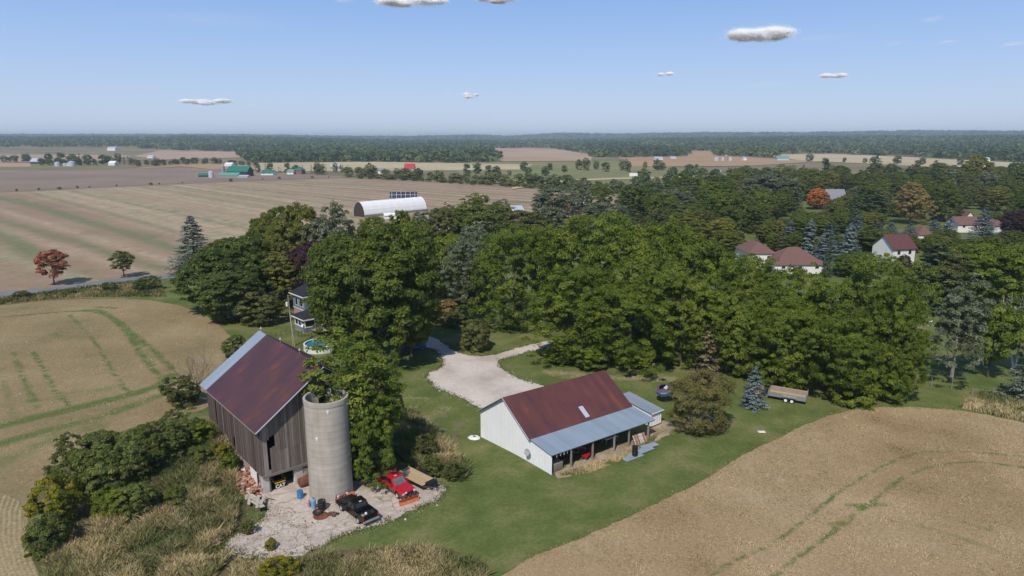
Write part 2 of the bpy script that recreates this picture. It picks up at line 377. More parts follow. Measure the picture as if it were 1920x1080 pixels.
def npmesh(name, V, Q, tint=None, dom='FACE'):
    me = bpy.data.meshes.new(name); V = np.asarray(V, np.float32); Q = np.asarray(Q, np.int32)
    k = Q.shape[1]; n = len(Q)
    me.vertices.add(len(V)); me.vertices.foreach_set('co', V.ravel())
    me.loops.add(n*k); me.loops.foreach_set('vertex_index', Q.ravel())
    me.polygons.add(n); me.polygons.foreach_set('loop_start', np.arange(0, n*k, k, dtype=np.int32))
    if tint is not None:
        a = me.attributes.new('tint', 'FLOAT', dom); a.data.foreach_set('value', np.asarray(tint, np.float32))
    me.update(calc_edges=True)
    return me
def unit(a): return a/np.maximum(np.linalg.norm(a, axis=1, keepdims=True), 1e-9)
def quads(P, N, size, aspect, rng, axis=None):
    r = rng.normal(size=P.shape) if axis is None else axis
    t1 = unit(r-N*(r*N).sum(1, keepdims=True)); t2 = np.cross(N, t1)
    s = np.asarray(size).reshape(-1, 1)*np.ones((len(P), 1))
    V = np.stack([P+t1*s, P+t2*s*aspect, P-t1*s, P-t2*s*aspect], 1).reshape(-1, 3)
    return V, np.arange(len(P)*4).reshape(-1, 4)

# ------------------------------------------------------------------ trees
def crown(seed, H, Wd, base=.15, ncl=170, per=150, cr=1.3, leaf=.28, fat=.9, rough=.3, asp=.55, inner=.2, droop=0., top=0.):
    rng = np.random.default_rng(seed)
    d = rng.normal(size=(ncl, 3)); d[:, 2] += .25; d = unit(d)
    lob = unit(rng.normal(size=(9, 3))); amp = rng.uniform(.35, 1., 9)*rough
    m = 1+(np.maximum(0, d @ lob.T)**5*amp).sum(1)-rough*.35
    f = np.where(rng.random(ncl) < inner, rng.uniform(.25, .7, ncl), rng.uniform(.78, 1.0, ncl))
    ax = np.array([Wd/2-cr*.6, Wd/2-cr*.6, H*(1-base)/2-cr*.5])
    p = np.sign(d)*np.abs(d)**fat; p = p/np.maximum(1, np.linalg.norm(p, axis=1, keepdims=True)*.97)
    cz = p*(f*m)[:, None]*ax
    if top: cz[:, :2] *= (1-top*np.clip(cz[:, 2:3]/ax[2], -.3, 1))
    cz[:, 2] += H*(1+base)/2
    r = cr*rng.uniform(.65, 1.35, ncl); ct = rng.normal(.5, .15, ncl)
    idx = np.repeat(np.arange(ncl), per)
    o = unit(rng.normal(size=(len(idx), 3))); o[:, 2] = np.where(o[:, 2] < -.35, -o[:, 2]*.6, o[:, 2])
    rad = rng.random(len(idx))**.3
    P = cz[idx]+o*(rad*r[idx])[:, None]*np.array([1, 1, .62])
    P[:, 2] -= droop*rad*r[idx]*rng.random(len(idx))
    P[:, 2] = np.maximum(P[:, 2], .1)
    N = unit(o*.75+d[idx]*.3+np.array([0, 0, .4])+rng.normal(size=P.shape)*.42)
    V, Q = quads(P, N, leaf*rng.uniform(.6, 1.3, len(P)), asp, rng)
    return npmesh('crown', V, Q, ct[idx]+rng.normal(0, .12, len(P)))
def conifer(seed, H, Rd, lev=26, nb=13, seg=11, leaf=.26, pw=.85, droop=.25, base=.03, gap=0.):
    rng = np.random.default_rng(seed); P = []; N = []; A = []; T = []; SZ = []
    for i in range(lev):
        t = base+(1-base)*(i+rng.uniform(-.3, .3))/lev; t = min(max(t, base), .985)
        z0 = H*t; L0 = Rd*(1-t)**pw+.12
        for b in range(max(4, int(nb*(1-t*.6)))):
            if rng.random() < gap: continue
            a = rng.uniform(0, 2*math.pi); L = L0*rng.uniform(.72, 1.12); bt = rng.normal(.42, .12)
            s = np.sqrt(rng.random(seg*2))*.95+.05
            x = s*L; z = z0-droop*L*s+droop*.75*L*s**2.5
            lat = rng.normal(0, .14, len(s))*L*(1.05-s*.55)
            ca, sa = math.cos(a), math.sin(a)
            p = np.stack([x*ca-lat*sa, x*sa+lat*ca, z+rng.normal(0, .04, len(s))*H*.1-np.abs(lat)*.25], 1)
            P.append(p); n = np.array([ca*.5, sa*.5, .8])+rng.normal(size=(len(s), 3))*.32; N.append(n)
            ax = np.tile([ca, sa, -.25], (len(s), 1))+rng.normal(size=(len(s), 3))*.45; A.append(ax)
            T.append(bt+(s-.5)*.3+rng.normal(0, .08, len(s))); SZ.append(leaf*(1.25-.45*s)*rng.uniform(.7, 1.3, len(s)))
    P = np.concatenate(P); N = unit(np.concatenate(N)); P[:, 2] = np.maximum(P[:, 2], .08)
    V, Q = quads(P, N, np.concatenate(SZ), .42, rng, np.concatenate(A))
    return npmesh('crown', V, Q, np.concatenate(T))
def trunk(seed, H, r, limbs=7, spread=.35, fork=.3, lean=0.):
    g = random.Random(seed); mb = MB()
    top = Vector((lean*H*.5+g.uniform(-.03, .03)*H, g.uniform(-.03, .03)*H, H*.8))
    pts = [Vector((0, 0, -.4)), Vector((0, 0, .15))]+[Vector((top.x*k*k, top.y*k, H*.8*k)) for k in (.2, .4, .6, .8, 1.)]
    mb.tube(pts, [r*1.3, r*1.1, r*.9, r*.72, r*.52, r*.34, r*.12], 8)
    for i in range(limbs):
        k = fork+(.7-fork)*i/max(1, limbs-1); b = Vector((top.x*k*k, top.y*k, H*.8*k)); a = i*2.4+g.uniform(-.4, .4)
        L = spread*H*(1.1-k*.6); d = Vector((math.cos(a), math.sin(a), g.uniform(.5, 1.1))).normalized()
        q = b+d*L*.5; e = q+(d+Vector((0, 0, .35))).normalized()*L*.55
        mb.tube([b, q, e], [r*.42*(1.2-k), r*.24, r*.06], 5)
    me = bpy.data.meshes.new('trunk'); me.from_pydata(mb.v, [], mb.f); me.update(); return me
def bare(seed, H, Wd, r, stems=1, depth=4):
    g = random.Random(seed); mb = MB()
    def grow(p, d, L, rad, k):
        q = p+d*L*.5+Vector((g.uniform(-.06, .06), g.uniform(-.06, .06), .02))*L; e = q+(d+Vector((g.uniform(-.3, .3), g.uniform(-.3, .3), .12))).normalized()*L*.5
        mb.tube([p, q, e], [rad, rad*.8, rad*.58], 5 if k > 1 else 4, cap=False)
        if k <= 0: return
        for j in range(g.choice((2, 3, 3))):
            nd = (d+Vector((g.uniform(-1, 1), g.uniform(-1, 1), g.uniform(-.2, .6)))*.75).normalized()
            grow(p.lerp(e, g.uniform(.55, 1.)), nd, L*g.uniform(.55, .8), rad*.55, k-1)
    for s_ in range(stems):
        a = g.uniform(0, 6.28); w = Wd*.12 if stems > 1 else 0
        grow(Vector((math.cos(a)*w, math.sin(a)*w, -.2)), Vector((math.cos(a)*.25*min(1, stems-1)+g.uniform(-.1, .1), math.sin(a)*.25*min(1, stems-1), 1)).normalized(), H*.42, r, depth)
    me = bpy.data.meshes.new('branches'); me.from_pydata(mb.v, [], mb.f); me.update(); return me

# prototypes: (crown mesh, trunk mesh, height, width)
PR = {}
def proto(k, H, Wd, cm, tm): PR.setdefault(k, []).append((cm, tm, H, Wd))
for i in range(2): proto('maple', 20, 20, crown(10+i, 20, 20, .06, 520, 110, 1.15, .24, .85, .30, .6, .14), trunk(10+i, 20, .55, 9))
for i in range(3): proto('walnut', 16, 15, crown(20+i, 16, 15, .05, 430, 105, .82, .19, .85, .5, .42, .2, .5), trunk(20+i, 16, .32, 8))
for i in range(3): proto('broad', 15, 14, crown(30+i, 15, 14, .04, 300, 72, 1.0, .27, .9, .35, .6, .15), trunk(30+i, 15, .35, 6))
for i in range(2): proto('loose', 16, 13, crown(40+i, 16, 13, .08, 330, 75, .9, .23, .9, .45, .5, .3, .3), trunk(40+i, 16, .3, 9, .4))
proto('leggy', 15, 9, crown(45, 15, 9, .34, 200, 75, .8, .2, .9, .6, .5, .25, .2), trunk(45, 15, .3, 10, .3, .3, .12))
for i in range(2): proto('columnar', 18, 9, crown(50+i, 18, 9, .08, 220, 70, .8, .23, .9, .4, .5, .2), trunk(50+i, 18, .3, 8, .25))
proto('small', 8, 7, crown(60, 8, 7, .22, 90, 110, .75, .19, .9, .25, .5, .2), trunk(60, 8, .16, 7))
proto('small', 8, 7, crown(61, 8, 7, .2, 90, 110, .75, .19, .9, .25, .5, .2), trunk(61, 8, .16, 7))
for i in range(3): proto('shrub', 4, 5.5, crown(70+i, 4, 5.5, -.08, 150, 80, .45, .13, .8, .4, .5, .15), None)
proto('spruce', 8, 4.4, conifer(80, 8, 2.2, 26, 15, 12, .15), trunk(80, 8, .14, 0))
proto('spruce', 11, 6.2, conifer(81, 11, 3.1, 28, 15, 11, .21), trunk(81, 11, .18, 0))
proto('bigspruce', 17, 9.5, conifer(82, 17, 4.7, 34, 15, 12, .27, .8), trunk(82, 17, .25, 0))
proto('fir', 16, 8, conifer(83, 16, 4, 28, 12, 10, .32, .75, .35), trunk(83, 16, .25, 0))
proto('fir', 17, 9, conifer(84, 17, 4.5, 26, 11, 10, .36, .6, .4, gap=.12), trunk(84, 17, .25, 0))
proto('cedar', 8.5, 10, crown(85, 8.5, 10, -.08, 260, 120, .75, .16, .72, .3, .3, .15, .6), None)
proto('deadfir', 13, 6, conifer(86, 13, 3, 24, 10, 9, .22, .7, .4, .1, .35), trunk(86, 13, .2, 6))
for i in range(4): proto('farround', 12, 11, crown(90+i, 12, 11, -.02, 60, 26, 2.0, .62, .8, .3, .65, .15), None)
for i in range(2): proto('farcone', 14, 6, conifer(95+i, 14, 3, 11, 6, 5, .6, .7), None)
def plant(kind, fol, p, H, Wd, name, label, cat='tree', group=None, bark='bark', yaw=None, full=True, idx=None):
    lst = PR[kind]; cm, tm, h0, w0 = lst[rs.randrange(len(lst)) if idx is None else idx]
    yaw = rs.uniform(0, 6.28) if yaw is None else yaw
    if tm is None or not full:
        o = link(name, cm, F[fol]); o.location = p; tag(o, label, cat, group)
        o.rotation_euler = (0, 0, yaw); o.scale = (Wd/w0, Wd/w0, H/h0); return o
    o = thing(name, label, cat, p, yaw, group); o.scale = (Wd/w0, Wd/w0, H/h0)
    link('trunk', tm, M[bark], o); link('crown', cm, F[fol], o)
    return o
def tree(kind, fol, u, vb, vt, w, name, label, **kw):
    p = at(u, vb); H = zat(p, vt)-p.z; Wd = w*math.hypot(p.y, CAMH*.5)/FPX
    return plant(kind, fol, p, max(H, .6), Wd, name, label, **kw)

# ------------------------------------------------------------------ ground sheets
def inside(px, py, poly):
    c = np.zeros(len(px), bool); n = len(poly)
    for i in range(n):
        x1, y1 = poly[i]; x2, y2 = poly[(i+1) % n]
        if y1 == y2: continue
        k = ((y1 > py) != (y2 > py)) & (px < (x2-x1)*(py-y1)/(y2-y1)+x1)
        c ^= k
    return c
def pdist(px, py, line):
    d = np.full(len(px), 1e9)
    for (x1, y1), (x2, y2) in zip(line[:-1], line[1:]):
        dx, dy = x2-x1, y2-y1; L = dx*dx+dy*dy+1e-9
        t = np.clip(((px-x1)*dx+(py-y1)*dy)/L, 0, 1)
        d = np.minimum(d, np.hypot(px-x1-t*dx, py-y1-t*dy))
    return d
def smooth_line(pts, it=2, closed=False):
    for _ in range(it):
        q = [] if closed else [pts[0]]
        for a, b in zip(pts, pts[1:]+([pts[0]] if closed else [])):
            q += [(a[0]*.75+b[0]*.25, a[1]*.75+b[1]*.25), (a[0]*.25+b[0]*.75, a[1]*.25+b[1]*.75)]
        pts = q if closed else q+[pts[-1]]
    return pts
def sheet(name, pts, off, mat, step, jit=.4, masks=(), pales=(), world=False, soft=True, kind='structure', label=None, jscale=.35):
    P = [tuple(p) for p in pts] if world else [tuple(at(u, v)[:2]) for u, v in pts]
    if soft: P = smooth_line(P, 2, True)
    out = []
    for a, b in zip(P, P[1:]+P[:1]):
        L = math.hypot(b[0]-a[0], b[1]-a[1]); n = max(1, int(L/(step*.7)))
        for k in range(n):
            x, y = a[0]+(b[0]-a[0])*k/n, a[1]+(b[1]-a[1])*k/n
            if jit:
                jj = mnoise.noise_vector(Vector((x*jscale*11, y*jscale*11, 5.)))*jit*.3; x += jj.x; y += jj.y
                j = mnoise.noise_vector(Vector((x*jscale, y*jscale, 3.)))*jit+mnoise.noise_vector(Vector((x*jscale*4, y*jscale*4, 7.)))*jit*.5
                x += j.x; y += j.y
            out.append((x, y))
    xs = [p[0] for p in out]; ys = [p[1] for p in out]; g = np.random.default_rng(len(out))
    gx, gy = np.meshgrid(np.arange(min(xs), max(xs), step), np.arange(min(ys), max(ys), step))
    gx = gx.ravel()+g.uniform(-.3, .3, gx.size)*step; gy = gy.ravel()+g.uniform(-.3, .3, gy.size)*step
    k = inside(gx, gy, out); gx, gy = gx[k], gy[k]
    k = pdist(gx, gy, out+out[:1]) > step*.45; gx, gy = gx[k], gy[k]
    vs = [Vector(p) for p in out]+[Vector((a, b)) for a, b in zip(gx, gy)]
    r = delaunay_2d_cdt(vs, [], [list(range(len(out)))], 1, 1e-5)
    vx = np.array([p.x for p in r[0]]); vy = np.array([p.y for p in r[0]])
    tri = np.array([f if len(f) == 3 else f[:3] for f in r[2]], np.int32)
    e1 = np.stack([vx[tri[:, 1]]-vx[tri[:, 0]], vy[tri[:, 1]]-vy[tri[:, 0]]], 1); e2 = np.stack([vx[tri[:, 2]]-vx[tri[:, 0]], vy[tri[:, 2]]-vy[tri[:, 0]]], 1)
    flip = e1[:, 0]*e2[:, 1]-e1[:, 1]*e2[:, 0] < 0; tri[flip] = tri[flip][:, ::-1]
    me = npmesh(name, np.stack([vx, vy, terr(vx, vy)+off], 1), tri)
    m = np.zeros(len(vx))
    for line, wd, st in masks:
        l = smooth_line([tuple(at(u, v)[:2]) for u, v in line], 2)
        m = np.maximum(m, st*np.exp(-(pdist(vx, vy, l)/wd)**2))
    a = me.attributes.new('mask', 'FLOAT', 'POINT'); a.data.foreach_set('value', m.astype(np.float32))
    if pales:
        m = np.zeros(len(vx))
        for line, wd, st in pales: m = np.maximum(m, st*np.exp(-(pdist(vx, vy, [tuple(at(u, v)[:2]) for u, v in line])/wd)**2))
        a = me.attributes.new('pale', 'FLOAT', 'POINT'); a.data.foreach_set('value', m.astype(np.float32))
    me.polygons.foreach_set('use_smooth', np.ones(len(tri), bool))
    o = link(name, me, mat); tag(o, label, None, None, kind); return o

# base ground out to the horizon, with the far hills in it
xs = np.unique(np.concatenate([np.arange(-120, 140, 3.), np.linspace(-900, 1200, 90), np.linspace(-12000, 13000, 160)]))
ys = np.unique(np.concatenate([np.arange(20, 180, 3.), np.linspace(-300, 1200, 60), np.linspace(1200, 9000, 110), np.linspace(9000, 14000, 12)]))
gx, gy = np.meshgrid(xs, ys); n = len(xs)
V = np.stack([gx.ravel(), gy.ravel(), terr(gx.ravel(), gy.ravel())-.02], 1)
i, j = np.meshgrid(np.arange(n-1), np.arange(len(ys)-1)); q = (j*n+i).ravel()
me = npmesh('ground', V, np.stack([q, q+1, q+n+1, q+n], 1)); me.polygons.foreach_set('use_smooth', np.ones(len(me.polygons), bool))
tag(link('ground', me, M['base']), kind='structure')

lawnpoly = [(-190, 30), (230, 30), (700, 760), (60, 640), (0, 400), (-70, 330), (-190, 190)]
sheet('lawn', lawnpoly, .012, M['grass'], 3.0, .8, world=True, soft=False, masks=[
    ([(800, 660), (880, 690), (960, 700)], 1.2, .5), ([(820, 770), (880, 775)], 1.8, .85), ([(745, 745), (800, 745)], 1.5, .5),
    ([(1030, 700), (1100, 705), (1260, 712)], 2.2, .8), ([(1200, 690), (1260, 690)], 1.5, .6),
    ([(1040, 895), (1110, 880), (1250, 810), (1290, 800)], 1.3, .55), ([(1500, 770), (1600, 765), (1720, 765)], 1.0, .6),
    ([(1240, 800), (1300, 805), (1350, 795)], 1.3, .9), ([(905, 835), (960, 860), (1030, 893)], .35, .8),
    ([(430, 590), (500, 612)], 1.6, .6), ([(1700, 610), (1740, 608)], 2., .9), ([(1660, 775), (1800, 770)], 1.0, .8)])
ST_S = [(0, -300, 378), (.1, 50, 360), (.3, 150, 356), (.6, 325, 347), (.85, 480, 341), (1, 640, 336)]
ST_E = [(0, 90, 505), (.1, 350, 442), (.3, 560, 440), (.6, 700, 402), (.85, 1000, 378), (1, 1180, 369)]
def stripe(s_):
    f = lambda T: tuple(np.interp(s_, [q[0] for q in T], [q[i] for q in T]) for i in (1, 2))
    (a, b), (c, d) = f(ST_S), f(ST_E); return [(a-.4*(c-a), b-.4*(d-b)) if b-.4*(d-b) > 300 and s_ < .0 else (a, b), ((a+c)/2, (b+d)/2-1.2), (c, d), (c+.25*(c-a), d+.25*(d-b))]
gs = random.Random(31)
SPALE = [(stripe(k/34+gs.uniform(-.008, .008)), gs.uniform(1.6, 3.4), gs.uniform(.5, 1.)) for k in range(-2, 35)]
SGREEN = [(stripe(k/30+.012), gs.uniform(4., 8.), gs.uniform(.45, .9)) for k in range(-1, 31)]
sheet('field', [(-700, 385), (-300, 372), (0, 361), (200, 351), (340, 345), (480, 339), (640, 333.5), (800, 341.5), (1010, 354.5), (1200, 368), (1200, 385), (1000, 420), (760, 470), (560, 492), (440, 507), (330, 514), (230, 526), (100, 541), (0, 551), (-300, 600), (-700, 640)],
      .06, M['striped'], 4., .8, soft=False, pales=SPALE, masks=SGREEN+[
    ([(-120, 330+62), (0, 430), (60, 470), (110, 490)], 5., .9), ([(30, 372), (120, 400), (220, 430), (300, 448)], 5., .75), ([(-60, 400), (40, 470), (70, 500)], 4., .8),
    ([(300, 352), (480, 366), (600, 384), (680, 394)], 6, .45), ([(420, 344), (600, 352), (900, 372)], 7, .5), ([(500, 340), (640, 346), (1000, 366)], 9, .45),
    ([(560, 338), (700, 341), (1100, 365)], 6, .35), ([(150, 505), (250, 492), (340, 488)], 3., .6), ([(20, 510), (80, 518), (150, 512)], 3., .6), ([(900, 385), (1000, 378), (1150, 372)], 9, .9),
    ([(140, 360), (330, 400), (430, 425)], 4, .35), ([(220, 352), (420, 385), (560, 405)], 4, .4), ([(0, 400), (120, 450), (200, 480)], 3, .4)])
sheet('field.001', [(-420, 650), (-200, 590), (0, 574), (60, 567), (150, 560), (250, 560), (310, 567), (370, 583), (410, 608), (445, 645), (452, 680), (436, 715), (400, 760), (340, 782), (250, 800), (150, 845), (80, 905), (45, 980), (62, 1060), (90, 1120), (60, 1250), (-700, 1250), (-900, 900)],
      .05, M['hay'], 1.0, .35, masks=[
    ([(-60, 600), (60, 590), (150, 582), (200, 588), (240, 625), (275, 680), (305, 712)], .8, 1.), ([(150, 582), (195, 580), (255, 630), (300, 668), (325, 695)], .9, .95), ([(180, 576), (215, 578)], 1.3, .8),
    ([(130, 590), (160, 620), (190, 660), (220, 712), (240, 735)], .55, .9), ([(62, 660), (85, 700), (110, 745), (130, 760)], .6, .95), ([(25, 660), (40, 700), (70, 765)], .8, .8), ([(0, 690), (20, 760), (26, 785)], .9, .6),
    ([(-60, 815), (60, 785), (200, 752), (300, 725), (320, 705)], 1.8, 1.), ([(-60, 850), (60, 815), (200, 780), (300, 742)], 1.9, .8), ([(-60, 905), (60, 840), (180, 800)], 3.0, .62), ([(-60, 780), (60, 752), (200, 730)], 3.5, .42), ([(440, 650), (425, 700), (350, 770)], 2.2, .6),
    ([(100, 625), (115, 632)], 1.5, .6), ([(0, 960), (20, 1030), (30, 1080)], .5, .55), ([(60, 630), (90, 640)], 1.6, .5), ([(260, 590), (330, 600), (380, 640)], 2.5, .45)])
sheet('field.002', [(860, 1250), (900, 1115), (985, 1050), (1060, 1022), (1150, 982), (1230, 945), (1300, 912), (1380, 862), (1450, 825), (1520, 792), (1585, 770), (1650, 762), (1800, 768), (1930, 795), (2100, 840), (2500, 950), (2500, 1250)],
      .05, M['stubble'], .6, .35, masks=[
    ([(1320, 1090), (1370, 1055), (1430, 1030), (1480, 1000), (1540, 950), (1590, 910), (1660, 873), (1710, 850), (1780, 846), (1860, 850), (1960, 864)], .40, .98),
    ([(1440, 1090), (1490, 1050), (1560, 1000), (1600, 968), (1640, 940), (1670, 910), (1720, 882), (1780, 868), (1850, 866), (1960, 884)], .44, 1.0),
    ([(1590, 948), (1625, 948), (1660, 946)], .8, .9), ([(1690, 955), (1750, 965), (1820, 982), (1960, 1030)], .7, .65), ([(1670, 978), (1720, 985), (1800, 1008), (1960, 1070)], .8, .6),
    ([(1560, 985), (1590, 980)], .9, .8), ([(1540, 820), (1600, 840)], 1.8, .4), ([(1700, 960), (1900, 940)], 6., .28)])
roadL = [(-300, 590), (0, 548), (100, 539), (200, 525), (330, 513), (420, 504), (520, 494), (520, 500), (420, 511), (330, 521.5), (200, 534.5), (100, 549), (0, 560), (-300, 606)]
sheet('road', roadL, .11, M['asphalt'], 2.5, .0, soft=False)
sheet('verge', [(-300, 602), (0, 556), (100, 545), (200, 531), (310, 519), (300, 545), (312, 556), (250, 558), (150, 559), (60, 566), (0, 573), (-300, 626)], .04, M['verge'], 1.5, .5)
sheet('driveway', [(812, 632), (826, 640), (850, 658), (885, 668), (920, 668), (960, 655), (1000, 645), (1040, 637), (1040, 646), (1000, 658), (950, 672), (928, 676), (940, 690), (960, 705), (1000, 720), (1070, 735), (1100, 760), (960, 760), (900, 768), (880, 752), (850, 740), (812, 725), (797, 702), (830, 690), (832, 672), (815, 655), (790, 648), (760, 640), (770, 628)],
      .05, M['gravel'], .5, .5, jscale=.6, masks=[([(826, 690), (850, 698)], 1., .7), ([(930, 672), (945, 684)], .6, .9), ([(985, 651), (1005, 647)], .35, .8), ([(830, 715), (860, 720)], .7, .4)])
sheet('concrete_pad', [(500, 915), (545, 905), (580, 880), (640, 905), (700, 900), (740, 885), (800, 880), (828, 905), (838, 920), (820, 940), (760, 962), (722, 980), (690, 990), (640, 1005), (590, 1030), (560, 1040), (520, 1048), (440, 1042), (412, 1022), (440, 1005), (480, 985), (500, 960), (478, 930)],
      .05, M['slab'], .34, .62, jscale=.55, masks=[([(470, 1010), (520, 1020)], .8, .5), ([(545, 985), (580, 990)], .5, .6), ([(640, 985), (690, 960)], .25, .7), ([(590, 1000), (660, 985), (740, 965)], .18, .8), ([(700, 935), (740, 925), (790, 935)], .14, .7), ([(520, 940), (570, 965)], .2, .7), ([(440, 1030), (500, 1030)], .8, .55)])
sheet('weed_ground', [(380, 780), (420, 800), (450, 850), (490, 915), (500, 955), (455, 1000), (415, 1020), (440, 1045), (520, 1050), (600, 1035), (700, 1025), (820, 1022), (880, 1045), (905, 1080), (880, 1140), (500, 1200), (80, 1200), (85, 1100), (60, 1040), (50, 970), (90, 905), (160, 845), (260, 800)],
      .03, M['rough'], 1.2, .6)
rows_ = [([(24+k*10, 915+abs(k)*.3), (8+k*10, 960), (6+k*10, 1010), (18+k*10, 1060), (48+k*10, 1120), (108+k*10, 1190)], .15, 1.) for k in range(-11, 9)]
M['rowed'] = ground('rowed_soil', [(.155, .13, .062), (.225, .18, .095), (.28, .225, .125)], .25, 2.5, green=(.11, .15, .035), gpatch=-.02, fine=.25, pale=(.42, .34, .205))
sheet('field.014', [(-90, 1260), (-90, 935), (0, 925), (36, 938), (46, 985), (58, 1045), (84, 1110), (120, 1260)], .075, M['rowed'], .15, .2, pales=rows_, jscale=.5)
M['dirt'] = ground('bare_dirt', [(.20, .15, .09), (.33, .26, .175), (.46, .385, .29)], .5, 2.6, green=(.13, .15, .05), gpatch=-.02, fine=.25)
sheet('dirt_strip', [(1036, 893), (1060, 874), (1150, 838), (1215, 806), (1235, 786), (1262, 792), (1262, 812), (1232, 826), (1180, 853), (1130, 870), (1090, 884), (1050, 901)], .035, M['dirt'], .5, .5, jscale=.6)
sheet('dirt_strip.001', [(1262, 800), (1300, 812), (1340, 806), (1352, 790), (1330, 776), (1280, 778)], .035, M['dirt'], .5, .5, jscale=.6)
# distant fields
farfields = [
 ('field.003', [(-300, 337), (-200, 322), (0, 318), (100, 318.5), (330, 313.5), (370, 316), (480, 322), (660, 331), (640, 333), (480, 338.5), (340, 344.5), (200, 350.5), (0, 360.5), (-300, 371.5)], 'brown', .12),
 ('field.004', [(-200, 309), (260, 312), (330, 313), (100, 318), (-200, 321)], 'f_green', .2),
 ('field.005', [(-200, 277), (200, 276), (300, 281), (450, 285), (450, 296), (300, 300), (230, 291), (-200, 289)], 'f_tan', .6),
 ('field.006', [(-200, 290), (150, 290), (160, 303), (-200, 304)], 'f_green', .4),
 ('field.007', [(480, 305.5), (700, 303.5), (860, 306), (1000, 309), (980, 318), (760, 321), (480, 322)], 'f_pale', .3),
 ('field.008', [(860, 305), (1180, 302), (1300, 318), (1420, 335), (1200, 346), (1000, 346), (850, 333)], 'f_green', .25),
 ('field.009', [(915, 278), (1040, 279), (1110, 290), (1110, 302), (940, 303)], 'f_tan', .6),
 ('field.010', [(1160, 296), (1290, 293), (1290, 283.5), (1330, 283.5), (1345, 292), (1450, 298), (1540, 303), (1400, 312), (1180, 313)], 'f_orange', .5),
 ('field.011', [(1420, 290), (1560, 288.5), (1730, 296), (1920, 306), (1980, 312), (1800, 316), (1500, 301)], 'f_pale', .45),
 ('field.012', [(225, 318), (370, 306), (470, 310), (480, 318), (400, 318), (340, 312)], 'f_orange', .3),
 ('field.013', [(-200, 305), (60, 306), (58, 313), (-200, 316)], 'f_tan', .42),
]
clear_px = [p for _, p, _, _ in farfields]
for nm, p, m, off in farfields: sheet(nm, p, off, M[m], 22., 3., soft=False, jscale=.01)
sheet('highway', [(960, 352), (1060, 338), (1150, 334), (1220, 333), (1400, 327), (1400, 328.5), (1220, 335.5), (1150, 337), (1060, 341), (960, 356)], .5, M['f_pale'], 10., 0, soft=False)

# ------------------------------------------------------------------ rough growth (nobody could count it)
def weeds(name, label, poly_px, n, h, wid, fol, seed, patch=.14, lean=.28, world=False):
    g = np.random.default_rng(seed); P = [tuple(p) for p in poly_px] if world else [tuple(at(u, v)[:2]) for u, v in poly_px]
    a = np.array(P); lo, hi = a.min(0), a.max(0); pts = np.zeros((0, 2))
    while len(pts) < n:
        c = g.uniform(lo, hi, (n, 2)); c = c[inside(c[:, 0], c[:, 1], P)]; pts = np.concatenate([pts, c])
    pts = pts[:n]
    nz = np.array([mnoise.noise(Vector((x*patch, y*patch, seed))) for x, y in pts]); nz2 = np.array([mnoise.noise(Vector((x*patch*3.3, y*patch*3.3, seed+9.))) for x, y in pts])
    dens = nz2 > -.42; pts, nz, nz2 = pts[dens], nz[dens], nz2[dens]; n = len(pts)
    H = h*g.uniform(.45, 1.25, n)*(1+nz2*.7); a = g.uniform(0, 6.28, n)
    B = np.stack([pts[:, 0], pts[:, 1], terr(pts[:, 0], pts[:, 1])], 1); s = np.stack([np.cos(a), np.sin(a), np.zeros(n)], 1)*wid*g.uniform(.5, 1.4, (n, 1))
    l = g.normal(0, lean, (n, 3))*H[:, None]; l[:, 2] = 0
    mid = B+l*.4+np.array([0, 0, 1])*H[:, None]*.6; top = B+l+np.array([0, 0, 1])*H[:, None]
    V = np.stack([B-s*.6, B+s*.6, mid+s, top, mid-s], 1).reshape(-1, 3)
    Q = np.arange(n*5).reshape(-1, 5)
    t = .5+nz*.75+nz2*.35+g.normal(0, .16, n)
    return tag(link(name, npmesh(name, V, Q, t), F[fol]), label, None, None, 'stuff')
left_weeds = [(395, 800), (430, 815), (446, 860), (444, 900), (448, 950), (438, 1000), (405, 1020), (430, 1052), (380, 1110), (90, 1120), (85, 1060), (140, 960), (200, 930), (330, 840)]
weeds('tall_grass', 'dry brown tall grass and weeds on the bank left of the old barn', left_weeds, 75000, .9, .036, 'weeds', 1, lean=.42)
weeds('stubble_straw', 'fine pale straw stubble standing in the right hand field', [(930, 1100), (1060, 1026), (1300, 916), (1520, 796), (1650, 766), (1800, 772), (1940, 800), (1960, 1110)], 130000, .15, .02, 'straw', 31, lean=.7)
weeds('stubble_straw', 'fine pale straw stubble left in the mown hay field', [(0, 578), (150, 564), (250, 564), (370, 588), (430, 650), (420, 720), (340, 775), (150, 838), (50, 930), (-60, 960), (-60, 600)], 80000, .13, .025, 'straw', 32, lean=.7)
weeds('ground_cover', 'low green undergrowth among the dry weeds left of the old barn', left_weeds, 45000, .38, .05, 'greenweeds', 21, lean=.6)
weeds('tall_grass', 'straw-coloured tall grass strip along the bottom below the concrete pad', [(440, 1060), (520, 1060), (600, 1048), (700, 1036), (800, 1030), (870, 1045), (915, 1075), (900, 1120), (420, 1140)], 40000, .8, .032, 'weeds', 2, lean=.4)
weeds('tall_grass', 'shaggy dry weeds on the bank between barn tree and lawn', [(748, 780), (775, 775), (800, 800), (830, 830), (865, 862), (880, 890), (862, 905), (830, 898), (800, 885), (765, 870), (745, 850)], 24000, 1.0, .045, 'weeds', 3, lean=.42)
weeds('tall_grass', 'yellow-green roadside growth between the paved road and the mown hay field', [(-60, 570), (0, 560), (100, 548), (200, 535), (300, 524), (305, 545), (312, 557), (250, 557), (150, 558), (60, 565), (0, 572), (-60, 582)], 12000, .8, .09, 'greenweeds', 4)
weeds('tall_grass', 'pale dry grass by the split rail fence at the far right field edge', [(1800, 765), (1840, 740), (1940, 752), (1960, 800), (1900, 788)], 7000, .9, .07, 'weeds', 5)
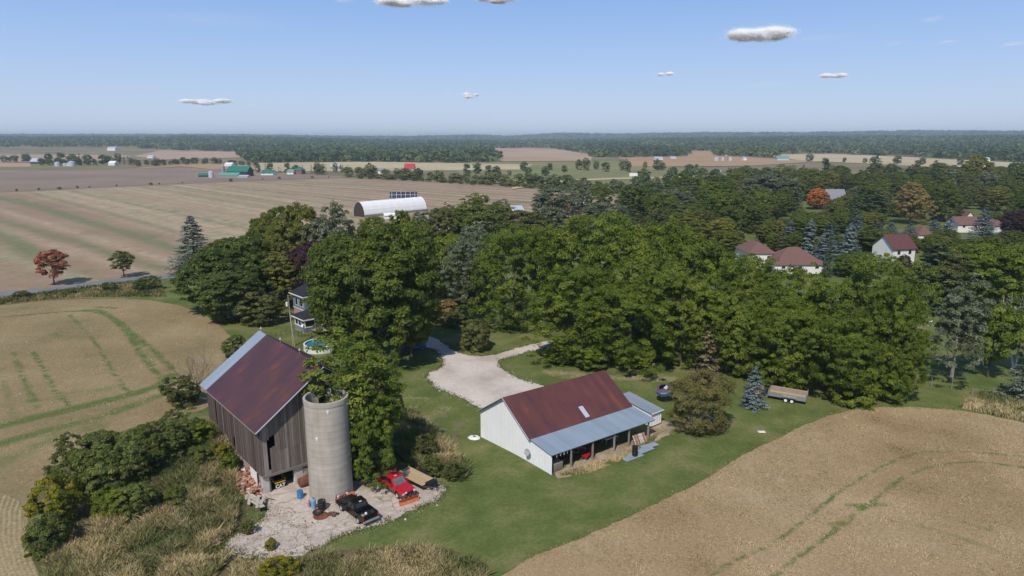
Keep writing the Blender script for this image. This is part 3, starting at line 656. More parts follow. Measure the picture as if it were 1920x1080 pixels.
weeds('tall_grass', 'short straggly weeds along the open front of the white shed', [(1046, 893), (1080, 880), (1170, 850), (1230, 815), (1240, 806), (1225, 830), (1160, 866), (1100, 890)], 3500, .32, .05, 'weeds', 6)
weeds('tall_grass', 'green tufts growing through cracks of the broken concrete pad', [(480, 985), (505, 950), (560, 960), (600, 990), (560, 1030), (470, 1040), (430, 1030)], 330, .22, .05, 'greenweeds', 8, .5)

def band(name, label, lines, n, wdt, h, wid, fol, seed, stones=None):
    g = np.random.default_rng(seed); pts = []
    for ln in lines:
        P = smooth_line([tuple(at(u, v)[:2]) for u, v in ln], 2); L = np.array([math.dist(a, b) for a, b in zip(P[:-1], P[1:])]); k = g.choice(len(L), int(n*L.sum()), p=L/L.sum()); f = g.random(len(k)); P = np.array(P)
        pts.append(P[k]*(1-f[:, None])+P[k+1]*f[:, None]+g.normal(0, wdt, (len(k), 2)))
    pts = np.concatenate(pts); nz = np.array([mnoise.noise(Vector((x*.6, y*.6, seed))) for x, y in pts]); pts = pts[nz > -.25]; m = len(pts)
    B = np.stack([pts[:, 0], pts[:, 1], terr(pts[:, 0], pts[:, 1])+.03], 1)
    if stones:
        r = g.uniform(*stones, m)*(1+2*(g.random(m) < .03)); o = np.array([[1, 0, -.1], [-.5, .87, -.1], [-.5, -.87, -.1], [0, 0, .75]]); a = g.uniform(0, 6.28, m); ca, sa = np.cos(a)[:, None], np.sin(a)[:, None]
        X = o[None, :, 0]*ca-o[None, :, 1]*sa; Y = o[None, :, 0]*sa+o[None, :, 1]*ca; V = np.stack([X*r[:, None], Y*r[:, None]*.8, np.repeat(o[None, :, 2], m, 0)*r[:, None]], 2)*g.uniform(.7, 1.3, (m, 4, 1))+B[:, None]
        i = (np.arange(m)*4)[:, None]; Q = np.concatenate([i+np.array([[0, 1, 3]]), i+np.array([[1, 2, 3]]), i+np.array([[2, 0, 3]])], 0); t_ = np.tile(g.random(m), 3)
        return tag(link(name, npmesh(name, V.reshape(-1, 3), Q, t_), M[fol]), label, None, None, 'stuff')
    H = h*g.uniform(.4, 1.3, m); a = g.uniform(0, 6.28, m); sd = np.stack([np.cos(a), np.sin(a), 0*a], 1)*wid; l = g.normal(0, .4, (m, 3))*H[:, None]; l[:, 2] = H
    V = np.stack([B-sd, B+sd, B+l], 1).reshape(-1, 3)
    return tag(link(name, npmesh(name, V, np.arange(m*3).reshape(-1, 3), g.normal(.35, .25, m)), F[fol]), label, None, None, 'stuff')
PADE = [(828, 905), (838, 920), (820, 940), (760, 962), (722, 980), (690, 990), (640, 1005), (590, 1030), (560, 1040), (520, 1048), (440, 1042), (412, 1022), (440, 1005), (480, 985), (500, 960), (484, 935)]
DRV = [[(826, 640), (850, 658), (885, 668), (920, 668), (960, 655), (1000, 645)], [(1000, 658), (950, 672), (930, 677), (940, 690), (960, 705), (1000, 720)], [(895, 766), (880, 752), (850, 740), (812, 725), (797, 702), (830, 690), (832, 672), (815, 655)]]
FLD = [(985, 1050), (1060, 1022), (1150, 982), (1230, 945), (1300, 912), (1380, 862), (1450, 825), (1520, 792), (1585, 770), (1650, 762), (1800, 768)]
band('grass_tufts', 'ragged grass tufts along the edge of the broken concrete pad', [PADE], 60, .35, .28, .05, 'greenweeds', 41)
band('grass_tufts', 'ragged grass tufts along the gravel driveway edges', DRV, 36, .3, .22, .06, 'greenweeds', 42)
band('grass_tufts', 'ragged grass along the edge of the stubble field', [FLD], 40, .5, .2, .04, 'weeds', 43)
band('loose_stones', 'pale loose stones and crumbs around the broken concrete pad', [PADE, [(440, 1025), (500, 1015), (560, 1020)], [(470, 1040), (520, 1020), (600, 1000)], [(540, 930), (570, 960), (620, 985)]], 16, .8, 0, 0, 'brickcrumb', 44, (.025, .07))
band('loose_stones', 'pale loose stones along the gravel driveway', DRV, 10, .7, 0, 0, 'brickcrumb', 45, (.03, .08))

# ------------------------------------------------------------------ the old barn and its silo
K = .97
YAW = math.atan2(.646, .763)
BL, BS = 19.3, 15.95                                     # along the ridge, across the gable
EZ, RZ, SZ = 8.43, 14.06, 2.62                           # eave, ridge, bottom of the boarding
SL = (RZ-EZ)/(BS/2)
barn = thing('barn', 'weathered grey timber barn with rust-brown metal roof, beside the concrete silo', 'barn', (-28.11, 70.2, 0), YAW)
def roofz(x): return RZ-abs(x-BS/2)*SL-.12
def boardwall(name, mat, along, n0, n1, pos, zb, ztop, out, gaps=(), split=None, seed=1):
    g = random.Random(seed); mb = MB(); a = n0
    while a < n1-.02:
        w = min(g.uniform(.22, .34), n1-a); o = g.uniform(0, .045); t = g.gauss(.45, .17)
        z0 = zb+g.uniform(-.1, .06); segs = [(z0, None)]
        if split: s_ = split+g.uniform(-.05, .05); segs = [(z0, s_), (s_+.02, None)]
        for gx, gw, g0, g1 in gaps:
            if a+w > gx and a < gx+gw:
                segs = [(z0, g0+g.uniform(-.2, .2)), (g1+g.uniform(-.2, .2), None)]
        for lo, hi in segs:
            h0 = ztop(a) if hi is None else hi; h1 = ztop(a+w-.025) if hi is None else hi
            o2 = o+g.uniform(0, .02); b = w-(g.choice((.012, .02, .02, .045)))
            p = [(a, lo), (a+b, lo), (a+b, h1), (a, h0)]
            if along == 'x': mb.loft([(x, pos-.03-o2, z) for x, z in p], [(x, pos-o2, z) for x, z in p], t+g.gauss(0, .05))
            else: mb.loft([(pos-o2, x, z) for x, z in p], [(pos-.03-o2, x, z) for x, z in p], t+g.gauss(0, .05))
        a += w
    return mb.build(name, M[mat], barn)
boardwall('gable_wall', 'barnwood', 'x', .3, BS-.3, .35, SZ, lambda x: roofz(x), 1, gaps=((1.25, .22, 3.4, 7.0), (1.62, .16, 5.8, 7.1)), split=5.3, seed=3)
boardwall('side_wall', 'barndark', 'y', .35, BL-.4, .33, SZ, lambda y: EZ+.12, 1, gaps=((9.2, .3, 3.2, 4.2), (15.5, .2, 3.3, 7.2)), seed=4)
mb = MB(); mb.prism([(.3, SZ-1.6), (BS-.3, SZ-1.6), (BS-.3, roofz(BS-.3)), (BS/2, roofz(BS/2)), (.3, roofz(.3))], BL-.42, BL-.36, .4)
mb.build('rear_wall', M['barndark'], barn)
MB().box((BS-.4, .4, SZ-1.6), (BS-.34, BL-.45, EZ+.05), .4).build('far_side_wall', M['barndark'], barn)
# stone and concrete basement with the wide opening
MB().box((.3, .42, -.6), (1.02, .95, SZ-.12)).build('concrete_pier', M['whitewash'], barn); MB().box((4.0, .42, -.6), (5.0, .95, SZ-.3)).build('concrete_pier', M['whitewash'], barn)
g = random.Random(5); mb = MB()
mb.box((5.02, .5, -.6), (BS-.3, .95, SZ-.12)); mb.box((.36, .97, -1), (.85, BL-.5, SZ-.1))
for i in range(150):
    x, z = g.uniform(5.1, 9.5), g.uniform(0, SZ-.2); r = g.uniform(.12, .26)
    mb.loft([(x+r*math.cos(a)*1.2, .40-.05*g.random(), z+r*math.sin(a)*.7) for a in [k*1.0472 for k in range(6)]], [(x+r*math.cos(a)*1.3, .52, z+r*math.sin(a)*.8) for a in [k*1.0472 for k in range(6)]], g.random())
mb.build('stone_foundation', M['stone'], barn)
mb = MB(); mb.box((.25, .16, SZ-.16), (5.6, .34, SZ+.12), .45); mb.box((1.04, .45, -.5), (1.2, .62, SZ-.2), .3); mb.build('lintel_beam', M['barnwood'], barn)
mb = MB(); mb.box((.05, 1.6, 1.5), (.09, 3.6, 2.75)); mb.build('white_panel', M['white'], barn)
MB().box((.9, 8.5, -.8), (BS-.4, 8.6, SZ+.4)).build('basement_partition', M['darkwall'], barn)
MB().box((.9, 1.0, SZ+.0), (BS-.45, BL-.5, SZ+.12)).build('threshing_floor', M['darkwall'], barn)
def slope(y0, y1, name, mat, side, lift=0.):
    ov = .34; xa, xb = (-ov, BS/2) if side < 0 else (BS/2, BS+ov)
    za, zb_ = (EZ-ov*SL+.12, RZ+.12) if side < 0 else (RZ+.12, EZ-ov*SL+.12)
    mb = MB(); pts = [(xa, za+lift), (xb, zb_+lift), (xb, zb_-.07+lift), (xa, za-.07+lift)]
    # sheet coordinates run along the object's own y so that its corrugation follows the slope
    mb.prism(pts, y0, y1); return mb.build(name, M[mat], barn)
STR = BL-2.35
# roof sheets: local x of the material is across the sheets, so swap axes with a turned child
def turned(name, mat, quad, th=.06, parent=None, lift=0.):
    """roof plane from 4 corners (eave start, eave end, ridge end, ridge start); its local x runs along the eave"""
    a, b, c, d = [Vector(p) for p in quad]; X = (b-a).normalized(); Z = X.cross(d-a).normalized(); Y = Z.cross(X)
    mx = Matrix((X, Y, Z)).transposed().to_4x4(); mx.translation = a+Z*lift
    inv = mx.inverted(); mb = MB(); q = [inv @ p for p in (a, b, c, d)]; q = [(p.x, p.y, 0) for p in q]
    mb.loft([(x, y, -th) for x, y, _ in q], q)
    o = mb.build(name, M[mat], parent); o.matrix_local = mx; return o
ov = .34; ze = EZ-ov*SL+.12; zr = RZ+.12
turned('roof_slope', 'rust', [(-ov, STR, ze), (-ov, -.35, ze), (BS/2, -.35, zr), (BS/2, STR, zr)], parent=barn)
turned('galvanised_roof_strip', 'galv', [(-ov, BL+.3, ze), (-ov, STR+.01, ze), (BS/2, STR+.01, zr), (BS/2, BL+.3, zr)], parent=barn, lift=.03)
turned('far_roof_slope', 'rust', [(BS+ov, -.35, ze), (BS+ov, BL+.3, ze), (BS/2, BL+.3, zr), (BS/2, -.35, zr)], parent=barn)
mb = MB()
mb.tube([(-ov-.02, -.42, ze-.03), (BS/2, -.42, zr-.02), (BS+ov, -.42, ze-.03)], .07, 4); mb.build('verge_trim', M['tin'], barn)
MB().tube([(-ov-.06, -.38, ze-.03), (-ov-.06, BL+.3, ze-.03)], .055, 4).build('eave_trim', M['oldwood'], barn)
for y in (.6, 6.2, 12.2, 18.9):
    mb = MB(); mb.tube([(BS/2, y, zr-.05), (BS/2, y, zr+.75)], .022, 5); mb.lathe([(.001, -.14), (.10, -.1), (.14, 0), (.10, .1), (.001, .14)], 8, mx=Matrix.Translation((BS/2, y, zr+.45)))
    mb.build('lightning_rod', M['tin'], barn)

sp = at(611.5, 917); sp = Vector((-20.75, 71.75, 0))
silo = thing('silo', 'tall roofless concrete stave silo standing at the barn gable', 'silo', sp)
SH, SR = 11.95, 2.42
mb = MB(); a0, a1 = R(128), R(128)+2*math.pi-R(26)
prof = [(SR+.06, -.4), (SR+.06, .25)]+[(SR+(.003 if i % 2 else -.003), .3+i*.55) for i in range(20)]+[(SR, SH-.6), (SR+.05, SH-.55), (SR+.05, SH-.02), (SR-.02, SH), (SR-.2, SH-.02), (SR-.2, .2)]
mb.lathe(prof, 60, a0=a0, a1=a1); mb.build('stave_wall', M['concrete'], silo, smooth=False)
mb = MB(); mb.lathe([(SR-.02, -.3), (SR-.02, SH-2.2), (SR-.18, SH-2.2), (SR-.18, 0)], 6, a0=a1+.01, a1=a0+2*math.pi-.01); mb.build('chute_doors', M['barndark'], silo)
MB().lathe([(.01, 1.5), (SR-.19, 1.5)], 24).build('silo_floor', M['rough'], silo)
for a, z in ((R(-104), 7.9), (R(-72), 11.0)):
    mx = Matrix.Translation((SR*math.cos(a), SR*math.sin(a), z)) @ Matrix.Rotation(a, 4, 'Z')
    MB().box((-.02, -.13, -.09), (.05, .13, .1), mx=mx).box((-.02, -.05, -.3), (.03, .05, -.09), mx=mx).build('mortar_patch', M['white'], silo)

# small lean-to building behind the tree
def gable_house(name, label, cat, K_, yaw, L, D, h, rh, wall, roof, hip=False, ov=.35, wins=(), group=None, ridge='x', wname='wall'):
    """K_ corner; local x along L, y along D (away).  wins: (side, pos, z, w, h) side in s,w,e,n"""
    t_ = thing(name, label, cat, K_, yaw, group)
    mb = MB(); mb.box((0, 0, -.6), (L, D, h))
    if not hip:
        if ridge == 'x':
            for x in (0, L-.12): mb.add([(x, 0, h), (x, D, h), (x, D/2, h+rh-.03), (x+.12, 0, h), (x+.12, D, h), (x+.12, D/2, h+rh-.03)], [(0, 2, 1), (3, 4, 5), (0, 3, 5, 2), (1, 2, 5, 4), (0, 1, 4, 3)])
        else:
            for y in (0, D-.12): mb.add([(0, y, h), (L, y, h), (L/2, y, h+rh-.03), (0, y+.12, h), (L, y+.12, h), (L/2, y+.12, h+rh-.03)], [(0, 1, 2), (3, 5, 4), (0, 2, 5, 3), (1, 4, 5, 2), (0, 3, 4, 1)])
    mb.build(wname, M[wall], t_)
    mb = MB(); o = ov; e = h-.02; th = .16
    if hip:
        ins = min(L, D)/2
        r = [(ins, D/2), (L-ins, D/2)] if L >= D else [(L/2, ins), (L/2, D-ins)]
        c = [(-o, -o), (L+o, -o), (L+o, D+o), (-o, D+o)]
        vs = [(x, y, e) for x, y in c]+[(x, y, e+th) for x, y in c]+[(x, y, h+rh) for x, y in r]
        top = [(4, 5, 9, 8), (5, 6, 9), (6, 7, 8, 9), (7, 4, 8)] if L >= D else [(4, 5, 8), (5, 6, 9, 8), (6, 7, 9), (7, 4, 8, 9)]
        mb.add(vs, [(3, 2, 1, 0), (0, 1, 5, 4), (1, 2, 6, 5), (2, 3, 7, 6), (3, 0, 4, 7)]+top)
    elif ridge == 'x':
        k = rh/(D/2); zl = h-o*k
        mb.loft([(-o, -o, zl), (-o, D/2, h+rh), (-o, D+o, zl), (-o, D+o, zl+th), (-o, D/2, h+rh+th), (-o, -o, zl+th)][::-1], [(L+o, -o, zl), (L+o, D/2, h+rh), (L+o, D+o, zl), (L+o, D+o, zl+th), (L+o, D/2, h+rh+th), (L+o, -o, zl+th)][::-1])
    else:
        k = rh/(L/2); zl = h-o*k
        mb.loft([(-o, -o, zl), (L/2, -o, h+rh), (L+o, -o, zl), (L+o, -o, zl+th), (L/2, -o, h+rh+th), (-o, -o, zl+th)], [(-o, D+o, zl), (L/2, D+o, h+rh), (L+o, D+o, zl), (L+o, D+o, zl+th), (L/2, D+o, h+rh+th), (-o, D+o, zl+th)])
    mb.build('roof', M[roof], t_)
    for s_, p, z, w, hh in wins:
        f = MB(); g_ = MB(); d = .04
        if s_ in 'sn':
            y = -d if s_ == 's' else D+d; ya, yb = (y, y+d+.02) if s_ == 's' else (y-d-.02, y)
            f.box((p-.08, ya, z-.08), (p+w+.08, yb, z+hh+.08)); yc = y-.015 if s_ == 's' else y+.015
            g_.box((p, min(y, yc), z), (p+w, max(y, yc), z+hh))
        else:
            x = -d if s_ == 'w' else L+d; xa, xb = (x, x+d+.02) if s_ == 'w' else (x-d-.02, x)
            f.box((xa, p-.08, z-.08), (xb, p+w+.08, z+hh+.08)); xc = x-.015 if s_ == 'w' else x+.015
            g_.box((min(x, xc), p, z), (max(x, xc), p+w, z+hh))
        wo = f.build('window', M['white'], t_); g_.build('pane', M['pane'], wo)
    return t_
p = at(737, 779); annex = thing('wooden_shed', 'small grey board shed with a rusty roof half hidden behind the barn tree', 'shed', p+Vector((-3.0, 0, 0)), R(18))
mb = MB(); a = 0.; g = random.Random(8)
while a < 3.2: mb.box((a, -.02-g.random()*.03, -.3), (a+.26, .05, 2.9), g.gauss(.5, .15)); a += .28
a = 0.
while a < 4: mb.box((3.2, a, -.3), (3.24+g.random()*.03, a+.26, 2.9), g.gauss(.55, .15)); a += .28
mb.box((0, 3.98, -.3), (3.2, 4.05, 2.9)); mb.box((-.05, 0, -.3), (0, 4, 2.9)); mb.build('board_wall', M['barnwood'], annex)
turned('roof', 'rustbright', [(-.3, -.4, 2.75), (3.6, -.4, 2.75), (3.6, 4.3, 3.7), (-.3, 4.3, 3.7)], parent=annex)

# ------------------------------------------------------------------ white shed with lean-to
sx, sy, sth, szr, aR, zR, aL, zL, sLen, lb, zl = -1.05, 83.9, R(36.2), 6.98, 5.69, 3.28, 6.03, 3.05, 17.75, 4.3, 2.74
shed = thing('shed', 'white steel-sided shed with rusty red roof and galvanised open-fronted lean-to', 'shed', (sx, sy, 0), sth)
# local: x along the ridge, y negative towards the lean-to, positive to the driveway
kR = (szr-zR)/aR; kL = (szr-zL)/aL; kb = (zR-zl)/lb
def rz(y): return szr+y*kR if -aR <= y <= 0 else (szr-y*kL if y > 0 else zR+(y+aR)*kb)
def ribbed(mb, p0, p1, zb, ztf, th=.05, pitch=.3):
    p0, p1 = Vector(p0), Vector(p1); d = (p1-p0); L = d.length; d /= L; nrm = Vector((d.y, -d.x)); n = int(L/pitch)
    for i in range(n+1):
        a = i*pitch; b = min(a+pitch, L)
        if b-a < .03: continue
        for u0, u1, o in ((a, min(a+.055, b), .045), (min(a+.055, b), b, .0)):
            q0, q1 = p0+d*u0, p0+d*u1
            A = [(q0.x+nrm.x*o, q0.y+nrm.y*o), (q1.x+nrm.x*o, q1.y+nrm.y*o), (q1.x-nrm.x*th, q1.y-nrm.y*th), (q0.x-nrm.x*th, q0.y-nrm.y*th)]
            mb.loft([(x, y, zb) for x, y in A], [(x, y, ztf(Vector((x, y)))) for x, y in A])
mb = MB(); ribbed(mb, (.15, aL-.3), (.15, -aR-lb+.3), -.9, lambda p: rz(p.y)-.06); mb.build('gable_wall', M['whitesteel'], shed)
mb = MB(); ribbed(mb, (sLen-.15, -aR-.1), (sLen-.15, aL-.3), -.9, lambda p: rz(p.y)-.06); mb.build('far_gable_wall', M['whitesteel'], shed)
mb = MB(); ribbed(mb, (sLen-.2, aL-.3), (.2, aL-.3), -1.2, lambda p: zL+.02); mb.build('drive_side_wall', M['whitesteel'], shed)
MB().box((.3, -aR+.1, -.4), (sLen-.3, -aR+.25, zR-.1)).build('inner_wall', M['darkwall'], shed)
turned('main_roof', 'rustbright', [(-.3, -aR-.1, zR+.03-.1*kR), (sLen+.3, -aR-.1, zR+.03-.1*kR), (sLen+.3, 0, szr+.03), (-.3, 0, szr+.03)], parent=shed)
turned('drive_side_roof', 'rustbright', [(sLen+.3, aL, zL+.03), (-.3, aL, zL+.03), (-.3, 0, szr+.03), (sLen+.3, 0, szr+.03)], parent=shed)
turned('lean_to_roof', 'galvblue', [(-.1, -aR-lb, zl), (sLen+.35, -aR-lb, zl), (sLen+.35, -aR+.05, zR-.03), (-.1, -aR+.05, zR-.03)], parent=shed, th=.05)
sk = 9.6; y0_, y1_ = -aR+1.9, -aR+.35
turned('roof_light_sheet', 'tin', [(sk, y1_, rz(y1_)+.05), (sk+.75, y1_, rz(y1_)+.05), (sk+.75, y0_, rz(y0_)+.05), (sk, y0_, rz(y0_)+.05)], parent=shed, th=.03)
mb = MB(); mb.tube([(-.33, aL, zL), (-.33, 0, szr), (-.33, -aR-.1, zR-.05)], .05, 4); mb.build('verge_trim', M['tin'], shed)
MB().box((-.05, -aR-lb+.12, zl-.2), (sLen+.25, -aR-lb+.22, zl-.055), .3).build('eave_beam', M['oldwood'], shed)
for x in (3.3, 6.9, 10.7, 13.4, 17.1):
    MB().box((x-.09, -aR-lb+.24, -.3), (x+.09, -aR-lb+.42, zl-.1), rs.uniform(.45, .7)).build('post', M['oldwood'], shed)
mb = MB()
for i in range(12): mb.box((.9+i*1.42, -aR-lb+.05, zl-.02+.0), (.98+i*1.42, -aR+.05, zl+.02), .3, Matrix.Translation((0, 0, 0))) if 0 else None
mb.box((-.02, -aR-.2, zR-.25), (sLen+.2, -aR-.1, zR-.1), .3); mb.build('ledger_beam', M['oldwood'], shed)
def onshed(x, y, z=0.): return shed.matrix_basis @ Vector((x, y, z))
bpy.context.view_layer.update()
# what stands under and before the lean-to
def wp(name, label, cat, lx, ly, yaw=0., z=0., group=None):
    p = onshed(lx, ly, z); return thing(name, label, cat, p, sth+yaw, group)
g = random.Random(11)
t_ = wp('woodpile', 'dark heap of split firewood stacked under the lean-to roof', 'firewood', 4.6, -aR-1.3)
mb = MB()
for i in range(260):
    x, y = g.uniform(-3.6, 3.6), g.uniform(-.8, .6); z = g.uniform(0, 1.6)*(1-abs(x)/5); a = g.uniform(-.5, .5)+1.57*(g.random() < .3)
    mb.box((-.2, -.07, -.06), (.2, .07, .06), g.random(), Matrix.Translation((x, y, z+.06)) @ Matrix.Rotation(a, 4, 'Z') @ Matrix.Rotation(g.uniform(-.2, .2), 4, 'Y'))
mb.build('logs', M['firewood'], t_)
t_ = wp('wheelbarrow', 'bright red wheelbarrow under the lean-to between two posts', 'wheelbarrow', 6.3, -aR-lb+.9, .5)
mb = MB(); mb.loft([(-.35, -.25, .32), (.35, -.25, .32), (.35, .25, .32), (-.35, .25, .32)], [(-.6, -.42, .72), (.6, -.42, .72), (.6, .42, .72), (-.6, .42, .72)]); mb.build('tub', M['red'], t_)
for s_ in (-1, 1): MB().tube([(-1.2, s_*.3, .62), (.2, s_*.2, .3), (.75, s_*.06, .2)], .025, 5).build('handle', M['oldwood'], t_)
MB().lathe([(.08, -.05), (.2, -.05), (.2, .05), (.08, .05)], 14, mx=Matrix.Translation((.78, 0, .2)) @ Matrix.Rotation(R(90), 4, 'X')).build('wheel', M['rubber'], t_)
t_ = wp('workbench', 'pale grey topped workbench in the shade of the lean-to', 'bench', 12.2, -aR-1.6)
MB().box((-1.1, -.5, .8), (1.1, .5, .9)).build('top', M['tin'], t_)
for x in (-1, 1):
    for y in (-.4, .4): MB().box((x-.05, y-.05, 0), (x+.05, y+.05, .8)).build('leg', M['oldwood'], t_)
t_ = wp('wood_crate', 'dark timber crate standing at the near end under the lean-to', 'crate', 1.6, -aR-lb+1.2, .1)
mb = MB()
for i in range(4): mb.box((-.7, -.5, .05+i*.25), (.7, .5, .25+i*.25), .3+.1*i)
mb.build('slats', M['oldwood'], t_)
for i, (x, w) in enumerate(((.9, .10), (1.5, .12), (2.05, .12), (2.6, .09), (3.2, .10))):
    t_ = wp('hanging_rag', 'white rag hanging from the lean-to eave beam', 'rag', x, -aR-lb+.25, g.uniform(-.4, .4), zl-.56, 'white rags under the lean-to eave')
    MB().loft([(-w, -.02, .36), (w, -.02, .36), (w, .03, .36), (-w, .03, .36)], [(-w*.4, -.03, 0), (w*.5, -.02, -.04), (w*.5, .05, -.04), (-w*.4, .04, 0)][::-1] if 0 else [(-w*.4, -.03, -.02), (w*.5, -.02, -.02), (w*.5, .05, -.02), (-w*.4, .04, -.02)]).build('cloth', M['white'], t_)
t_ = wp('slatted_frame', 'leaning pinkish slatted timber frame between the last two lean-to posts', 'pallet', 15.1, -aR-lb+.1, -.05)
mx = Matrix.Translation((0, 0, .06)) @ Matrix.Rotation(R(-62), 4, 'X') @ Matrix.Scale(-1, 4, (0, 1, 0)) if 0 else Matrix.Translation((0, -.55, .05)) @ Matrix.Rotation(R(58), 4, 'X')
mb = MB()
for i in range(9): mb.box((-1.0+i*.24, 0, -.02), (-.86+i*.24, 1.5, .02), g.uniform(.3, 1.), mx)
mb.build('slats', M['brickrubble'], t_)
MB().box((-1.05, .1, -.07), (1.2, .2, -.022), .4, mx).box((-1.05, 1.3, -.07), (1.2, 1.4, -.022), .4, mx).build('rails', M['oldwood'], t_)
# satellite dish on the gable
t_ = thing('satellite_dish', 'grey satellite dish fixed low on the white shed gable', 'satellite dish', onshed(-.05, -aR+.15, 1.15), sth)
mx = Matrix.Translation((-.34, 0, .38)) @ Matrix.Rotation(R(-78), 4, 'Y') @ Matrix.Rotation(R(12), 4, 'X')
MB().lathe([(.001, -.08), (.2, -.065), (.36, -.01), (.43, .03), (.43, .05), (.36, .01), (.2, -.045), (.001, -.06)], 22, mx=mx).build('reflector', M['dishgrey'], t_)
MB().tube([(.02, 0, 0), (-.18, 0, .05), (-.3, 0, .36)], .03, 6).build('arm', M['greysteel'], t_)
MB().tube([(-.3, 0, .1), (-.66, 0, .18), (-.72, 0, .34)], .018, 5).box((-.76, -.05, .3), (-.66, .05, .42)).build('feed_horn', M['greysteel'], t_)
# chalk heap by the left gable corner
p = at(889, 822); mb = MB(); g = random.Random(3); rings = []
for r_, z in ((.95, -.05), (.8, .12), (.5, .26), (.2, .32)): rings.append((r_, z))
mb.lathe(rings, 14); mb.v = [(x*1.1*(1+.25*mnoise.noise(Vector((x*2, y*2, 0)))), y*(1+.3*mnoise.noise(Vector((x*2, y*2, 5)))), z+.1*mnoise.noise(Vector((x*3, y*3, 1)))) for x, y, z in mb.v]
o = mb.build('gravel_heap', M['chalk']); o.location = p; tag(o, 'small bright white heap on the grass at the shed corner', 'heap')
# zinc sheets, drum
a, b = at(1164, 866), at(1232, 841); d = (b-a); yaw = math.atan2(d.y, d.x)
for i, (u, v, L, w, z, yy) in enumerate(((1186, 857, 3.1, 1.1, .06, 0.), (1200, 848, 4.4, 1.15, .14, .02), (1217, 838, 2.6, 1.0, .21, -.12))):
    t_ = thing('metal_sheet', ('lowest grey metal sheet of the stack on the grass, sticking out at the near end', 'long pale metal sheet carrying the black drum', 'short pale metal sheet on the far end of the stack')[i], 'metal sheet', at(u, v)+Vector((0, 0, z)), yaw+yy, 'metal sheets lying before the lean-to')
    mb = MB(); n = 8
    for k in range(n): mb.box((-L/2, -w/2+w*k/n, -.035+(.02 if k % 2 else 0)), (L/2, -w/2+w*(k+1)/n-.004, .0+(.02 if k % 2 else 0)))
    mb.build('corrugations', M['zinc'], t_)
def drum(name, label, p, r, h, mat, rib=2, lid=None, cat='barrel', yaw=0):
    t_ = thing(name, label, cat, p, yaw); pr = [(.01, 0), (r*.94, 0), (r, .03)]
    for k in range(rib): z = h*(k+1)/(rib+1); pr += [(r, z-.05), (r*1.05, z-.02), (r*1.05, z+.02), (r, z+.05)]
    pr += [(r, h-.04), (r*.96, h), (r*.9, h), (r*.88, h-.03), (.01, h-.03)]
    MB().lathe(pr, 20).build('body', M[mat], t_, smooth=False)
    mb = MB(); mb.lathe([(.01, h+.02), (.06, h+.02), (.06, h-.03)], 8, mx=Matrix.Translation((r*.5, 0, 0))); mb.build('bung', M[lid or mat], t_)
    return t_
drum('drum', 'black plastic drum standing on the stack of metal sheets', at(1190, 856)+Vector((0, 0, .2)), .36, 1.25, 'blackplastic', 2)

# white container shed with grey roof beyond the lean-to
p = at(1221, 803); t_ = thing('storage_shed', 'small white box shed with grey metal roof beyond the lean-to end', 'shed', p, R(40))
mb = MB(); ribbed(mb, (0, 0), (2.15, 0), .25, lambda q: 2.25, .05, .5); ribbed(mb, (0, 6), (0, 0), .25, lambda q: 2.25+q.y*.13, .05, .5)
ribbed(mb, (2.15, 0), (2.15, 6), .25, lambda q: 2.25+q.y*.13, .05, .5); mb.box((0, 5.95, .25), (2.15, 6, 3.0)); mb.build('wall', M['whitesteel'], t_)
turned('roof', 'galv', [(-.2, -.2, 2.26), (2.4, -.2, 2.26), (2.4, 6.2, 3.09), (-.2, 6.2, 3.09)], parent=t_, th=.08)
MB().box((.1, .1, 0), (.35, 5.9, .25)).box((1.8, .1, 0), (2.05, 5.9, .25)).build('skids', M['blackmetal'], t_)
MB().tube([(-.24, -.22, 2.2), (2.44, -.22, 2.2)], .06, 6).build('gutter', M['white'], t_)

